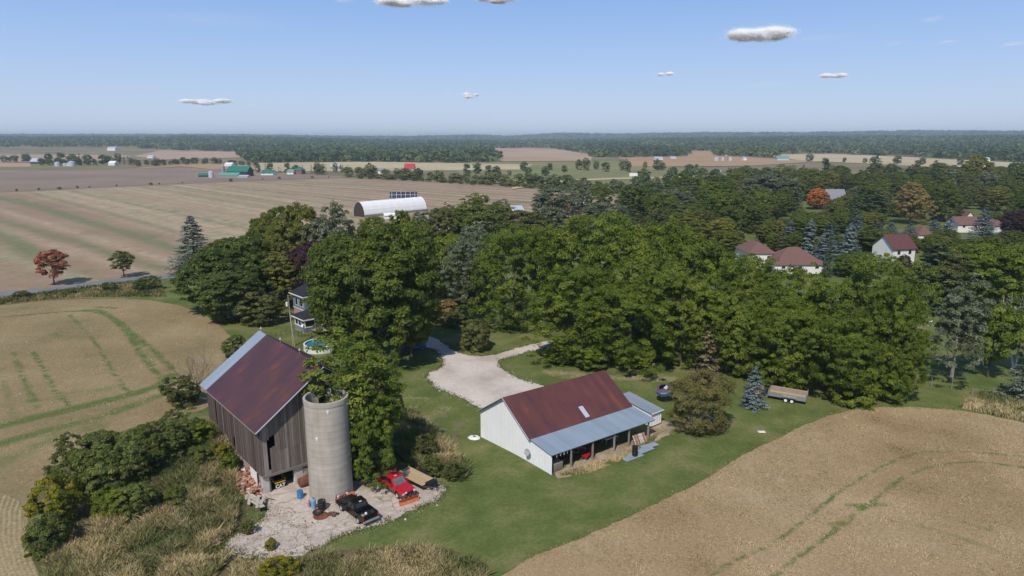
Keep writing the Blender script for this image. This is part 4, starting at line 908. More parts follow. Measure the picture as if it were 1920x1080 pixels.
# ------------------------------------------------------------------ vehicles
def wheel(parent, x, y, r, w, rimmat='chrome', side=1, hub=.62):
    mx = Matrix.Translation((x, y, r)) @ Matrix.Rotation(R(-90*side), 4, 'X')
    o = MB().lathe([(r*hub, -w/2), (r*.93, -w/2), (r, -w*.3), (r, w*.3), (r*.93, w/2), (r*hub, w/2), (r*hub, -w/2)], 22, mx=mx).build('wheel', M['rubber'], parent)
    MB().lathe([(.01, w*.3), (r*.2, w*.36), (r*.25, w*.28), (r*.55, w*.3), (r*hub, w*.45), (r*hub*1.01, w*.1), (.01, w*.1)], 14, mx=mx).build('rim', M[rimmat], o)
    return o
def arc(cx, cz, r, n=7): return [(cx+r*math.cos(math.pi*k/n), cz+r*math.sin(math.pi*k/n)) for k in range(n+1)]
def pickup(name, label, p, yaw, paint, crew, tonneau, clad, plow):
    t_ = thing(name, label, 'pickup truck', p, yaw); m = M[paint]; hw = .98
    cb = -1.45 if crew else -1.05                         # back of the cab
    zb, zr_ = 1.16, 1.86
    # front body with wheel arches
    pr = [(cb, .5)]+[(x, z) for x, z in arc(1.72, .5, .47)[::-1]]+[(2.72, .5), (2.78, .72), (2.74, .98), (2.55, 1.06), (1.15, 1.17), (cb, 1.2)]
    mb = MB(); n = len(pr)
    mb.loft([(x, hw*(1 if z < 1 else .95), z) for x, z in pr], [(x, -hw*(1 if z < 1 else .95), z) for x, z in pr]); mb.build('body', m, t_, bevel=.045)
    sd = [(-2.75, .52)]+arc(-1.75, .5, .47)[::-1]+[(cb-.02, .5), (cb-.02, 1.2), (-2.75, 1.2)]
    for s in (-1, 1):
        mb = MB(); y0, y1 = (hw-.1, hw) if s > 0 else (-hw, -hw+.1); mb.prism(sd, y0, y1); mb.build('bed_side', m, t_, bevel=.02)
    MB().box((-2.74, -hw+.1, .62), (cb-.02, hw-.1, .70)).build('bed_floor', M['blackmetal'], t_)
    MB().box((-2.80, -hw+.06, .62), (-2.70, hw-.06, 1.2)).build('tailgate', m, t_, bevel=.02)
    MB().box((cb-.10, -hw+.1, .7), (cb-.03, hw-.1, 1.2)).build('bed_front_wall', m, t_)
    if tonneau: MB().box((-2.70, -hw+.1, 1.17), (cb-.1, hw-.1, 1.22)).build('tonneau_cover', M['cladding'], t_)
    # cab
    lo = [(1.15, hw*.93, zb), (1.15, -hw*.93, zb), (cb+.02, -hw*.93, zb+.02), (cb+.02, hw*.93, zb+.02)]
    hi = [(.35, hw*.74, zr_), (.35, -hw*.74, zr_), (cb+.22, -hw*.74, zr_), (cb+.22, hw*.74, zr_)]
    MB().loft(lo[::-1], hi[::-1]).build('cab', m, t_, bevel=.05)
    def pane(name, q, mat, off):
        q = [Vector(a) for a in q]; nn = (q[1]-q[0]).cross(q[3]-q[0]).normalized()*off
        MB().loft([a-nn for a in q], [a+nn for a in q]).build(name, M[mat], t_)
    def lerp(A, B, f): return Vector(A)*(1-f)+Vector(B)*f
    def face(a, b, c, d, x0, x1, z0, z1):
        f = lambda u, w: lerp(lerp(a, b, u), lerp(d, c, u), w)
        return [f(x0, z0), f(x1, z0), f(x1, z1), f(x0, z1)]
    pane('windscreen', face(lo[0], lo[1], hi[1], hi[0], .07, .93, .08, .86), 'windscreen', .022)
    pane('rear_window', face(lo[3], lo[2], hi[2], hi[3], .1, .9, .2, .85), 'darkglass', .022)
    segs = ((.16, .52), (.56, .90)) if crew else ((.18, .66), (.70, .92))
    for s in (0, 1):
        A, B, Cc, D = (lo[0], lo[3], hi[3], hi[0]) if s == 0 else (lo[1], lo[2], hi[2], hi[1])
        for a0, a1_ in segs: pane('side_window', face(A, B, Cc, D, a0, a1_, .12, .84), 'darkglass', .02)
    MB().box((2.66, -hw+.03, .42), (2.90, hw-.03, .64)).build('front_bumper', M['cladding' if clad else 'chrome'], t_, bevel=.03)
    MB().box((-3.0, -hw+.03, .48), (-2.80, hw-.03, .66)).build('rear_bumper', M['chrome' if not clad else 'cladding'], t_, bevel=.03)
    MB().box((2.72, -.5, .74), (2.79, .5, .96)).build('grille', M['blackmetal'], t_)
    for s in (-1, 1):
        MB().box((2.68, s*.76-.17, .76), (2.785, s*.76+.17, .95)).build('headlight', M['lampglass'], t_)
        MB().box((-2.83, s*.885-.075, .78), (-2.70, s*.885+.075, 1.12)).build('taillight', M['redlens'], t_)
        MB().box((.72, s*1.0-.0 if s > 0 else -1.2, 1.2), (.84, 1.2 if s > 0 else -1.0, 1.4)).build('mirror', m, t_)
        wheel(t_, 1.72, s*.84, .39, .27, side=s); wheel(t_, -1.75, s*.84, .39, .27, side=s)
        if clad:
            MB().box((-2.72, s*hw-.02, .46), (-2.24, s*hw+.02, .84)).box((-1.26, s*hw-.02, .46), (1.23, s*hw+.02, .84)).box((2.2, s*hw-.02, .46), (2.70, s*hw+.02, .84)).build('lower_cladding', M['cladding'], t_)
    MB().box((-2.5, -.5, .3), (2.5, .5, .5)).build('chassis', M['blackmetal'], t_)
    if clad:
        mb = MB()
        for s in (-1, 1): mb.prism([(cb+.1, zr_-.1), (cb-.55, 1.22), (cb-.75, 1.22), (cb+.1, zr_+.0)], s*.8-.05, s*.8+.05)
        mb.build('sail_panel', M['cladding'], t_)
        MB().box((-.1, -.16, zr_+.01), (.12, .16, zr_+.035)).build('roof_plate', M['tin'], t_)
    else:
        MB().box((cb+.15, -.14, zr_+.01), (cb+.3, .14, zr_+.05)).build('brake_light', M['lampglass'], t_)
        MB().tube([(1.2, .55, 1.19), (2.4, .5, 1.09)], .02, 4).build('bonnet_trim', M['cladding'], t_)
    if plow:
        mb = MB(); n = 6; w = 1.2; cu = [(3.55+.16*math.sin(k/n*2.4), .06+.68*k/n) for k in range(n+1)]; x0 = 3.62
        ring = [(x0-.22*math.sin(math.pi*k/n), .05+.7*k/n) for k in range(n+1)]; ring2 = [(x-.04, z) for x, z in ring][::-1]
        mx = Matrix.Translation((0, 0, 0)) @ Matrix.Rotation(R(-8), 4, 'Z')
        mb.prism(ring+ring2, -w, w, mx=mx); b_ = mb.build('plow_blade', M['plow'], t_)
        mb = MB()
        for k in range(5): mb.box((3.2, -w+.1+k*.55, .2), (3.42, -w+.16+k*.55, .68), mx=mx)
        mb.build('blade_ribs', M['plow'], b_)
        mb = MB()
        for s in (-1, 1): mb.tube([(2.7, s*.4, .35), (3.4, s*.4, .3)], .06, 5); mb.tube([(2.75, s*.35, .4), (2.95, s*.35, 1.0)], .05, 5)
        mb.tube([(2.95, -.45, 1.0), (2.95, .45, 1.0)], .05, 5); mb.tube([(2.95, 0, 1.0), (3.3, 0, .5)], .05, 5); mb.build('plow_frame', M['blackmetal'], t_)
        for s in (-1, 1): MB().box((2.94, s*.55-.1, 1.02), (3.06, s*.55+.1, 1.16)).build('plow_lamp', M['lampglass'], t_)
    return t_
# black truck: nose towards the silo; red truck: nose towards the viewer
fw, rw = at(640, 957), at(674, 983)
d = (fw-rw); ya = math.atan2(d.y, d.x); mid = (fw+rw)/2; nr = Vector((d.y, -d.x, 0)).normalized()
pk = mid+nr*.85; pk.z = .03
pickup('pickup_truck', 'black pickup parked with its tailgate to the camera and nose at the concrete silo', pk, ya, 'black', False, False, False, True)
fw, rw = at(749, 937), at(713, 912)
d = (fw-rw); ya2 = math.atan2(d.y, d.x); mid = (fw+rw)/2; nr = Vector((-d.y, d.x, 0)).normalized()
pr_ = mid+nr*.85; pr_.z = .03
pickup('pickup_truck', 'red crew cab pickup with grey lower cladding and an orange snow plow', pr_, ya2, 'red', True, True, True, True)
def intruck(x, y, z): return pk+Matrix.Rotation(ya, 3, 'Z') @ Vector((x, y, z))
for nm, lb_, x, y, mt, sz in (('jug', 'small white jug lying in the black pickup bed', -1.7, -.1, 'white', (.14, .1, .26)), ('bag', 'small green bag lying in the black pickup bed', -1.75, .3, 'palegreen', (.22, .16, .16)), ('rag', 'crumpled pinkish cloth in the rear left corner of the black pickup bed', -2.2, .55, 'brickpale', (.25, .2, .1))):
    t_ = MB(); a, b, c = sz
    t_.loft([(-a, -b, 0), (a, -b, 0), (a, b, 0), (-a, b, 0)], [(-a*.8, -b*.7, c*.7), (a*.7, -b*.8, c*.75), (a*.75, b*.7, c*.7), (-a*.7, b*.75, c*.7)]).lathe([(a*.4, c*.6), (a*.25, c*.95), (.01, c)], 8)
    o = t_.build(nm, M[mt], bevel=.02); o.location = intruck(x, y, .70); o.rotation_euler = (0, 0, ya+.4); tag(o, lb_, nm)

# flatbed trailer beside the red pickup
A, B, Cc = at(758, 874, .72), at(741, 886, .72), at(792, 912, .72)
d = (Cc-B); d.z = 0; L = d.length; yaw = math.atan2(d.y, d.x); q = B.copy(); q.z = .03
fl = thing('flatbed_trailer', 'black flatbed trailer with a pale plank deck beside the red pickup', 'trailer', q, yaw)
Wd = 2.15; L = 4.9; mb = MB()
for i in range(9): mb.box((0, .02+i*Wd/9, .64), (L, (i+1)*Wd/9-.0, .70), rs.gauss(.5, .2))
mb.build('deck', M['deck'], fl)
mb = MB(); mb.box((-.05, -.06, .52), (L+.05, .0, .72)).box((-.05, Wd+.02, .52), (L+.05, Wd+.09, .72)).box((L+.0, 0, .52), (L+.08, Wd, .715)).box((-.1, 0, .5), (-.02, Wd, .715))
for s in (0, 1): mb.tube([(L+.05, .15+s*(Wd-.3), .58), (L+1.35, Wd/2, .55)], .06, 5)
mb.build('frame', M['blackmetal'], fl)
MB().tube([(L+1.2, Wd/2+.15, .05), (L+1.2, Wd/2+.15, 1.0)], .05, 6).tube([(L+1.1, Wd/2+.15, 1.0), (L+1.3, Wd/2+.3, 1.0)], .03, 5).build('jack', M['blackmetal'], fl)
mb = MB(); mb.prism([(L-.02, .72), (L+.02, 1.0), (L+.7, 1.0), (L+.75, .72)], .5, Wd-.4); mb.build('tool_box', M['blackmetal'], fl)
for x in (1.75, 2.6):
    wheel(fl, x, Wd+.30, .36, .24, side=1); wheel(fl, x, -.28, .36, .24, side=-1)
MB().prism([(1.2, .72), (1.45, .86), (2.9, .86), (3.15, .72)], Wd+.1, Wd+.46).build('fender', M['blackmetal'], fl)

# grey dump trailer by the spruce
A, B = at(1440, 748), at(1508, 760); d = B-A; yaw = math.atan2(d.y, d.x)
dt = thing('dump_trailer', 'grey steel dump trailer with orange timber top rails by the blue spruce', 'trailer', A, yaw)
L, Wd = 5.4, 2.0
MB().box((0, 0, .72), (L, Wd, .80)).build('floor', M['rail'], dt)
for nm, a, b in (('near_side', (0, -.05, .6), (L, 0, 1.28)), ('far_side', (0, Wd, .6), (L, Wd+.05, 1.5)), ('front_board', (-.06, -.05, .6), (0, Wd+.05, 1.5)), ('tail_board', (L, -.05, .6), (L+.06, Wd+.05, 1.2))):
    MB().box(a, b).build(nm, M['greysteel'], dt)
MB().box((0, -.07, 1.28), (L, .03, 1.36)).build('top_rail', M['rail'], dt); MB().box((0, Wd-.01, 1.5), (L, Wd+.09, 1.62)).build('top_rail', M['rail'], dt)
mb = MB()
for x, h in ((.05, 2.0), (L-.02, 1.95)):
    for y in (-.1, Wd+.05): MB().box((x, y, .6), (x+.09, y+.08, h)).build('stake', M['greysteel'], dt)
for k in range(8): MB().box((.4+k*.6, -.10, .62), (.46+k*.6, -.05, 1.26)).build('side_rib', M['greysteel'], dt)
MB().box((-.1, .2, .45), (L, .35, .6)).box((-.1, Wd-.35, .45), (L, Wd-.2, .6)).tube([(-.1, .3, .52), (-1.5, Wd/2, .5)], .06, 5).tube([(-.1, Wd-.3, .52), (-1.5, Wd/2, .5)], .06, 5).build('frame', M['greysteel'], dt)
MB().box((-1.0, .5, .55), (-.35, Wd-.5, 1.1)).build('pump_box', M['blackmetal'], dt)
MB().prism([(2.0, .86), (2.15, 1.0), (3.95, 1.0), (4.1, .86), (4.1, .82), (2.0, .82)], -.34, -.06).build('fender', M['greysteel'], dt)
for x in (2.6, 3.5):
    wheel(dt, x, -.18, .37, .23, 'white', -1); wheel(dt, x, Wd+.18, .37, .23, 'white', 1)
t_ = thing('plywood_sheet', 'orange-brown plywood sheet leaning at the front of the dump trailer', 'plywood', at(1430, 742)+Vector((-.6, .8, 0)), yaw)
MB().box((-.9, -.03, 0), (.9, .03, 1.5), mx=Matrix.Rotation(R(-14), 4, 'X')).build('board', M['rail'], t_)
MB().box((-.8, -.08, .2), (-.7, -.03, 1.4), mx=Matrix.Rotation(R(-14), 4, 'X')).build('batten', M['rail'], t_)
# blue hopper
p = at(1247, 751); t_ = thing('hopper', 'worn blue hopper tank with rusty rim beside the brown cedar', 'hopper', p, R(-35))
mx = Matrix.Translation((0, 0, .35)) @ Matrix.Rotation(R(24), 4, 'X')
MB().lathe([(.12, .1), (.25, .12), (1.2, 1.5), (1.26, 1.56), (1.26, 2.0), (1.1, 2.1)], 8, mx=mx).build('tank', M['bluepaint'], t_)
MB().lathe([(1.12, 2.1), (.72, 2.32), (.7, 2.28), (1.0, 2.0)], 8, mx=mx).build('rim', M['rustiron'], t_)
MB().lathe([(1.25, 1.55), (1.29, 1.58), (1.25, 1.62)], 8, mx=mx).build('band', M['rustiron'], t_)
MB().lathe([(.01, 2.2), (.71, 2.285)], 8, 0, mx, R(-30), R(70)).build('lid', M['tin'], t_)
for k in range(4):
    a = k*1.571+.7; MB().tube([(math.cos(a)*.9, math.sin(a)*.9, 1.2), (math.cos(a)*1.0, math.sin(a)*1.0, 0)], .05, 5).build('leg', M['rustiron'], t_)

# ------------------------------------------------------------------ clutter on the pad
drum('drum', 'bright blue plastic drum by the barn opening', at(563, 934), .34, .95, 'blue', 2)
drum('drum', 'dark barrel with grey lid lying against the silo foot beside the gas cylinder', at(604, 956), .44, 1.15, 'blackplastic', 3, 'greysteel')
drum('drum', 'rust-streaked white drum between the blue drum and the gas cylinder', at(577, 951), .30, .92, 'rustwhite', 2)
t_ = thing('gas_cylinder', 'tall pale blue gas cylinder beside the rusty white drum', 'gas cylinder', at(588.5, 954))
MB().lathe([(.2, 0), (.26, .03), (.26, 1.0), (.2, 1.14), (.09, 1.2), (.01, 1.22)], 18).build('tank', M['paleblue'], t_, smooth=False)
MB().lathe([(.14, 1.18), (.14, 1.36), (.12, 1.36), (.12, 1.18)], 12).build('collar', M['paleblue'], t_); MB().box((-.03, -.03, 1.2), (.03, .03, 1.3)).build('valve', M['chrome'], t_)
t_ = thing('rusty_tank', 'rusty brown tank lying in front of the stone foundation', 'tank', at(568, 915)+Vector((.2, .6, 0)), YAW)
MB().lathe([(.01, -.8), (.5, -.8), (.55, -.75), (.55, .75), (.5, .8), (.01, .8)], 18, mx=Matrix.Translation((0, 0, .56)) @ Matrix.Rotation(R(90), 4, 'Y')).build('shell', M['rustiron'], t_)
for x in (-.5, .5): MB().lathe([(.555, -.04), (.58, 0), (.555, .04)], 18, mx=Matrix.Translation((x, 0, .56)) @ Matrix.Rotation(R(90), 4, 'Y')).build('band', M['rustiron'], t_)
t_ = thing('iron_disc', 'flat rusty iron disc lying on the concrete under the tyre', 'disc', at(602, 968))
MB().lathe([(.01, .10), (.5, .12), (.85, .06), (.88, .02), (.86, 0)], 22).build('plate', M['rustiron'], t_); MB().lathe([(.01, .2), (.14, .2), (.16, .1)], 10).build('boss', M['rustiron'], t_)
t_ = thing('tyre', 'old tyre on a rusty rim lying on the iron disc', 'tyre', at(596, 964)+Vector((0, 0, .12)))
MB().lathe([(.3, .02), (.5, .0), (.56, .07), (.56, .18), (.5, .25), (.3, .23), (.28, .12), (.3, .02)], 24).build('tread', M['rubber'], t_)
MB().lathe([(.01, .16), (.12, .18), (.16, .12), (.24, .12), (.29, .2), (.29, .05)], 16).build('rim', M['rustiron'], t_)
def scrap(label, p, n, ext, seed, mats=('rustiron', 'blackmetal'), cat='scrap metal', name='scrap_pile'):
    t_ = thing(name, label, cat, p); g = random.Random(seed)
    for m_ in mats:
        mb = MB()
        for i in range(n):
            a = g.uniform(0, 6.28); l = g.uniform(.2, .6)*ext; c = Vector((g.uniform(-1, 1)*ext*.6, g.uniform(-1, 1)*ext*.5, g.uniform(.05, .3)*ext))
            v_ = Vector((math.cos(a), math.sin(a), g.uniform(-.15, .3)))*l*.5
            if i % 3: mb.tube([c-v_, c+v_], g.uniform(.025, .06), 5)
            else: mb.lathe([(.08, -.03), (.2, -.03), (.2, .03), (.08, .03)], 10, mx=Matrix.Translation(c) @ Matrix.Rotation(a, 4, 'X'))
        mb.build('iron_bars' if m_ == mats[0] else 'black_fittings', M[m_], t_)
    return t_
scrap('tangle of rusty iron parts on the concrete in front of the black pickup nose', at(625, 967), 9, .9, 3)
t_ = thing('steel_post', 'thin pale post leaning against the silo foot', 'post', at(627, 948)); MB().tube([(0, 0, 0), (.05, .35, 1.2)], .04, 6).build('shaft', M['tin'], t_); MB().box((-.12, -.12, 0), (.12, .12, .03)).build('base_plate', M['tin'], t_)
# loader in the barn opening
def inbarn(x, y, z=0.): return Matrix.Translation(barn.location) @ Matrix.Rotation(YAW, 4, 'Z') @ Vector((x, y, z))
ldr = thing('skid_loader', 'black and yellow skid loader with white lettering parked in the barn opening', 'loader', inbarn(2.35, .72, .02), YAW)
MB().prism([(.0, .35), (2.3, .35), (2.3, 1.0), (.0, 1.05)], -.62, .62, mx=Matrix.Rotation(R(90), 4, 'Z')).build('body', M['blackmetal'], ldr, bevel=.04)
MB().box((-.62, -.06, 1.06), (.62, .5, 1.22)).build('rear_hood', M['yellow'], ldr, bevel=.05)
mb = MB()
for x in (-.6, .52): mb.box((x, .55, 1.05), (x+.08, .65, 2.05)).box((x, 1.6, 1.0), (x+.08, 1.7, 2.05))
mb.box((-.6, .55, 2.0), (.6, 1.7, 2.06)); mb.build('cage', M['blackmetal'], ldr)
for x in (-.74, .62): MB().box((x, .35, 1.2), (x+.12, 1.8, 1.36), mx=Matrix.Rotation(R(8), 4, 'X')).build('lift_arm', M['yellow'], ldr)
for s in (-1, 1):
    for y in (.45, 1.6):
        mx = Matrix.Translation((s*.75, y, .4)) @ Matrix.Rotation(R(90), 4, 'Y')
        o = MB().lathe([(.22, -.13), (.37, -.13), (.4, -.08), (.4, .08), (.37, .13), (.22, .13), (.22, -.13)], 16, mx=mx).build('wheel', M['rubber'], ldr)
        MB().lathe([(.01, .1), (.22, .1), (.22, -.1), (.01, -.1)], 12, mx=mx).build('rim', M['yellow'], o)
cu = bpy.data.curves.new('lettering', 'FONT'); cu.body = 'CAT'; cu.size = .58; cu.extrude = .012; cu.align_x = 'CENTER'; cu.offset = .018
to = bpy.data.objects.new('lettering', cu); C.objects.link(to); bpy.context.view_layer.update()
me = bpy.data.meshes.new_from_object(to.evaluated_get(bpy.context.evaluated_depsgraph_get())); C.objects.unlink(to); bpy.data.objects.remove(to)
me.materials.clear(); o = link('lettering', me, M['white'], ldr); o.location = (0, -.03, .52); o.rotation_euler = (R(90), 0, 0)
# brick rubble and old boards by the corner
t_ = thing('rubble_heap', 'heap of broken red brick and pale stones at the barn corner', 'rubble', at(472, 908)); g = random.Random(21); mb = MB(); r0 = at(472, 908)
for i in range(240):
    c = at(472+g.gauss(0, 11), 908+g.gauss(0, 13)); r = g.uniform(.08, .2); top = max(0, .9-.5*abs(g.gauss(0, 1)))
    c += Vector((0, 0, .15+g.uniform(0, .9)*top)); q = [Vector((g.uniform(.7, 1.2)*a*r*1.3, g.uniform(.7, 1.2)*b*r, cc*r*.7)) for cc in (-1, 1) for a, b in ((-1, -1), (1, -1), (1, 1), (-1, 1))]
    mx = Matrix.Translation(c-r0) @ Matrix.Rotation(g.uniform(0, 6), 4, 'Z') @ Matrix.Rotation(g.uniform(-.6, .6), 4, 'X')
    mb.loft(q[:4], q[4:], min(1, max(0, g.gauss(.42, .25))), mx)
mb.build('bricks', M['brickrubble'], t_)
for i in range(11):
    c = at(464+i*2.8+g.uniform(-5, 5), 936+i*1.8+g.uniform(-6, 6)); a = R(g.uniform(-80, -35)); l = g.uniform(1.8, 3.2)
    o = MB().box((-l/2, -.15, -.03), (l/2, .15, .03), 0).build('old_board', M['oldwood']); o.data.attributes['tint'].data.foreach_set('value', [g.uniform(.75, 1.35)]*len(o.data.polygons))
    o.location = c+Vector((0, 0, .3+.045*i)); o.rotation_euler = (g.uniform(-.08, .08), g.uniform(-.12, .12), a)
    tag(o, 'bleached grey board in the loose pile between rubble and concrete pad', 'board', 'old boards piled by the barn corner')
for i, (u, v, r) in enumerate(((448, 893, .32), (457, 897, .42), (487, 918, .33))):
    mb = MB(); mb.lathe([(.01, -.6), (.6, -.5), (1, 0), (.7, .6), (.01, .75)], 9); mb.v = [(x*r*(1+.3*mnoise.noise(Vector((x, y, i)))), y*r*(1+.3*mnoise.noise(Vector((y, z, i+3.)))), z*r) for x, y, z in mb.v]
    o = mb.build('boulder', M['chalk' if i < 2 else 'stone']); o.location = at(u, v)+Vector((0, 0, r*.3))
    tag(o, ('small pale boulder at the left end of the brick rubble', 'larger pale boulder beside the brick rubble', 'grey boulder below the barn corner between rubble and boards')[i], 'boulder')

# ------------------------------------------------------------------ house, pool, pole
Kc = at(572.5, 626); Lc = at(554, 617.5); dv = (Lc-Kc); hy = math.atan2(dv.y, dv.x)-R(90)
# local x to the right (hidden behind the maple), local y from the near corner along the visible left side
pl = dv.length
house = thing('house', 'blue-grey two-storey house with black roofs half hidden by the large maple', 'house', Kc, hy)
def hp(x, y, z=0.): return Kc+Matrix.Rotation(hy, 3, 'Z') @ Vector((x, y, z))
pw = 7.0; ph = zat(hp(0, 0), 601)
mb = MB(); mb.box((0, 0, -.3), (pw, pl, .25)); mb.build('foundation', M['brickpale'], house)
mb = MB(); mb.box((-.02, .02, .25), (pw, pl+.02, 1.25)); mb.box((.12, .14, 1.25), (pw-.1, pl, ph)).build('porch_wall', M['siding'], house)
mb = MB()
for i in range(4): y = .1+i*(pl-.25)/3; mb.box((-.05, y-.09, 1.2), (.09, y+.09, ph))
for i in range(4): x = .1+i*2.2; mb.box((x-.09, -.05, 1.2), (x+.09, .12, ph))
mb.box((-.07, -.06, 1.2), (.1, pl+.02, 1.36)).box((-.06, -.07, 1.2), (pw, .12, 1.36)).box((-.06, -.06, ph-.22), (pw, .1, ph)).box((-.065, 0, ph-.22), (.1, pl, ph)); mb.build('porch_frame', M['white'], house)
for i in range(3):
    y = .3+i*(pl-.25)/3; MB().box((.02, y, 1.4), (.115, y+(pl-.25)/3-.35, ph-.25)).build('window', M['pane'], house)
for i in range(3): MB().box((.3+i*2.2, .02, 1.4), (2.1+i*2.2, .135, ph-.25)).build('window', M['pane'], house)
def hiproof(nm, x0, x1, y0, y1, z, rh, mat, parent, ov=.5):
    x0, x1, y0, y1 = x0-ov, x1+ov, y0-ov, y1+ov; ins = min(x1-x0, y1-y0)/2
    r = [(x0+ins, (y0+y1)/2), (x1-ins, (y0+y1)/2)] if x1-x0 >= y1-y0 else [((x0+x1)/2, y0+ins), ((x0+x1)/2, y1-ins)]
    c = [(x0, y0), (x1, y0), (x1, y1), (x0, y1)]
    vs = [(x, y, z) for x, y in c]+[(x, y, z+.06) for x, y in c]+[(x, y, z+rh) for x, y in r]
    top = [(4, 5, 9, 8), (5, 6, 9), (6, 7, 8, 9), (7, 4, 8)] if x1-x0 >= y1-y0 else [(4, 5, 8), (5, 6, 9, 8), (6, 7, 9), (7, 4, 8, 9)]
    MB().add(vs, [(3, 2, 1, 0), (0, 1, 5, 4), (1, 2, 6, 5), (2, 3, 7, 6), (3, 0, 4, 7)]+top).build(nm, M[mat], parent)
    mb = MB(); e = .04
    for a, b in (((x0-e, y0-e), (x1+e, y0)), ((x0-e, y1), (x1+e, y1+e)), ((x0-e, y0), (x0, y1)), ((x1, y0), (x1+e, y1))): mb.box((*a, z-.2), (*b, z+.04))
    mb.build('fascia', M['white'], parent)
hiproof('porch_roof', 0, pw, 0, pl+.3, ph+.2, 1.5, 'shingle', house)
my = pl+.4; mh = 6.5; mx0, mx1, md = 2.6, 11.0, 5.6; MB().box((mx0+.05, my+.05, -.3), (mx1-.05, my+md, 3.5)).build('lower_wall', M['brickpale'], house); MB().box((mx0, my, 3.5), (mx1, my+md+.05, mh)).build('upper_wall', M['siding'], house)
MB().box((mx0-.05, my-.05, 3.42), (mx1+.05, my+md+.1, 3.56)).build('belt_course', M['white'], house)
for y, w_ in ((my+.8, 1.3), (my+3.2, 1.1)):
    o = MB().box((mx0-.06, y-.12, 4.2), (mx0+.0, y+w_+.12, 6.0)).build('window', M['white'], house); MB().box((mx0-.08, y, 4.32), (mx0-.06, y+w_, 5.88)).build('pane', M['pane'], o)
o = MB().box((mx0+1.6, my-.06, 4.5), (mx0+2.6, my, 5.8)).build('window', M['white'], house); MB().box((mx0+1.7, my-.08, 4.6), (mx0+2.5, my-.06, 5.7)).build('pane', M['pane'], o)
hiproof('main_roof', mx0, mx1, my, my+md, mh+.2, 2.6, 'shingle', house, .6)
t_ = thing('deck', 'weathered timber deck between the house porch and the swimming pool', 'deck', hp(1.2, -3.3), hy); mb = MB()
for i in range(16): mb.box((i*.28, 0, .7), (i*.28+.26, 3.1, .76), rs.gauss(.5, .15))
mb.build('planks', M['oldwood'], t_)
for x in (0.1, 4.3):
    for y in (.1, 2.9): MB().box((x, y, -.2), (x+.1, y+.1, 1.6)).build('post', M['oldwood'], t_)
MB().box((.1, .1, 1.5), (4.4, .16, 1.6)).build('railing', M['oldwood'], t_)
t_ = thing('satellite_dish', 'white satellite dish fixed at the house porch corner', 'satellite dish', hp(-.15, .3, 1.5), hy)
MB().lathe([(.001, -.05), (.25, -.02), (.36, .04), (.36, .06), (.25, 0), (.001, -.03)], 16, mx=Matrix.Translation((-.25, -.15, .35)) @ Matrix.Rotation(R(-60), 4, 'Y')).build('reflector', M['white'], t_); MB().tube([(.1, 0, 0), (-.22, -.13, .3)], .025, 5).build('arm', M['greysteel'], t_)
pc = at(602, 655); pr2 = (602-571)*pc.y/FPX/.98
pool = thing('swimming_pool', 'round above-ground pool with white wall and turquoise water by the maple', 'swimming pool', pc)
MB().lathe([(pr2-.05, .2), (pr2-.05, 1.28), (pr2, 1.28), (pr2, -.1)], 40).build('pool_wall', M['poolwall'], pool)
MB().lathe([(pr2-.16, 1.27), (pr2-.16, 1.36), (pr2+.1, 1.36), (pr2+.1, 1.27)], 40).build('top_rim', M['white'], pool)
MB().lathe([(.01, 1.05), (pr2-.05, 1.05)], 40).build('water_surface', M['water'], pool)
for k in range(16): a = k*math.pi/8; MB().box((pr2, -.07, -.1), (pr2+.07, .07, 1.28), mx=Matrix.Rotation(a, 4, 'Z')).build('upright', M['white'], pool)
pp = at(550, 650); ptop = zat(pp, 555)
t_ = thing('utility_pole', 'grey wooden utility pole with a transformer beside the house', 'utility pole', pp)
MB().tube([(0, 0, -.5), (-.10, 0, ptop*.5), (-.32, 0, ptop)], [.17, .14, .11], 9).build('pole', M['oldwood'], t_)
MB().lathe([(.01, 0), (.22, 0), (.22, .75), (.15, .82), (.01, .82)], 12, mx=Matrix.Translation((-.62, -.1, ptop-2.0))).build('transformer', M['white'], t_)
MB().box((-.62, -.12, ptop-1.4), (-.25, -.02, ptop-1.3)).build('bracket', M['greysteel'], t_); MB().lathe([(.01, .0), (.05, .02), (.05, .2), (.01, .22)], 6, mx=Matrix.Translation((-.32, 0, ptop))).build('insulator', M['white'], t_)
t_ = thing('overhead_wire', 'thin dark wire running left from the utility pole top', 'wire', pp+Vector((-.32, 0, ptop-.15)))
MB().tube([(0, 0, 0), (-10, 7, -.7), (-24, 16, -.9), (-40, 27, .3)], .02, 4).build('cable', M['blackmetal'], t_)
t_ = thing('guy_wire', 'slanted guy wire with yellow guard anchoring the utility pole', 'wire', pp+Vector((1.5, -3.6, 0)))
MB().tube([(0, 0, 0), (-1.75, 3.6, ptop*.72)], .02, 4).build('cable', M['greysteel'], t_); MB().tube([(0, 0, 0), (-.4, .82, 1.7)], .05, 5).build('guard', M['yellow'], t_)
def fence(name, label, a, b, n, h, rails, mat, postw=.06, cat='fence'):
    d = (b-a); t_ = thing(name, label, cat, a, 0); 
    for i in range(n+1): q = d*i/n; MB().box((q.x-postw, q.y-postw, -.3), (q.x+postw, q.y+postw, h)).build('post', M[mat], t_)
    mb = MB()
    for z in rails: mb.tube([(0, 0, z), (d.x, d.y, z)], postw*.55, 4)
    mb.build('rails', M[mat], t_); return t_
fence('wire_fence', 'low dark wire fence on the lawn left of the utility pole', at(508, 633), at(546, 627), 4, 1.1, (.4, .75, 1.05), 'blackmetal', .03)
fence('metal_fence', 'black metal fence along the house porch', at(560, 632), at(584, 630), 4, 1.2, (.3, 1.15), 'blackmetal', .035)
t_ = thing('rail_fence', 'grey split rail fence at the edge of the walnut trees', 'fence', at(968, 604), 0); a = at(968, 604); g = random.Random(4)
pts = [(968, 604), (976, 610), (986, 611), (994, 618), (1004, 620)]
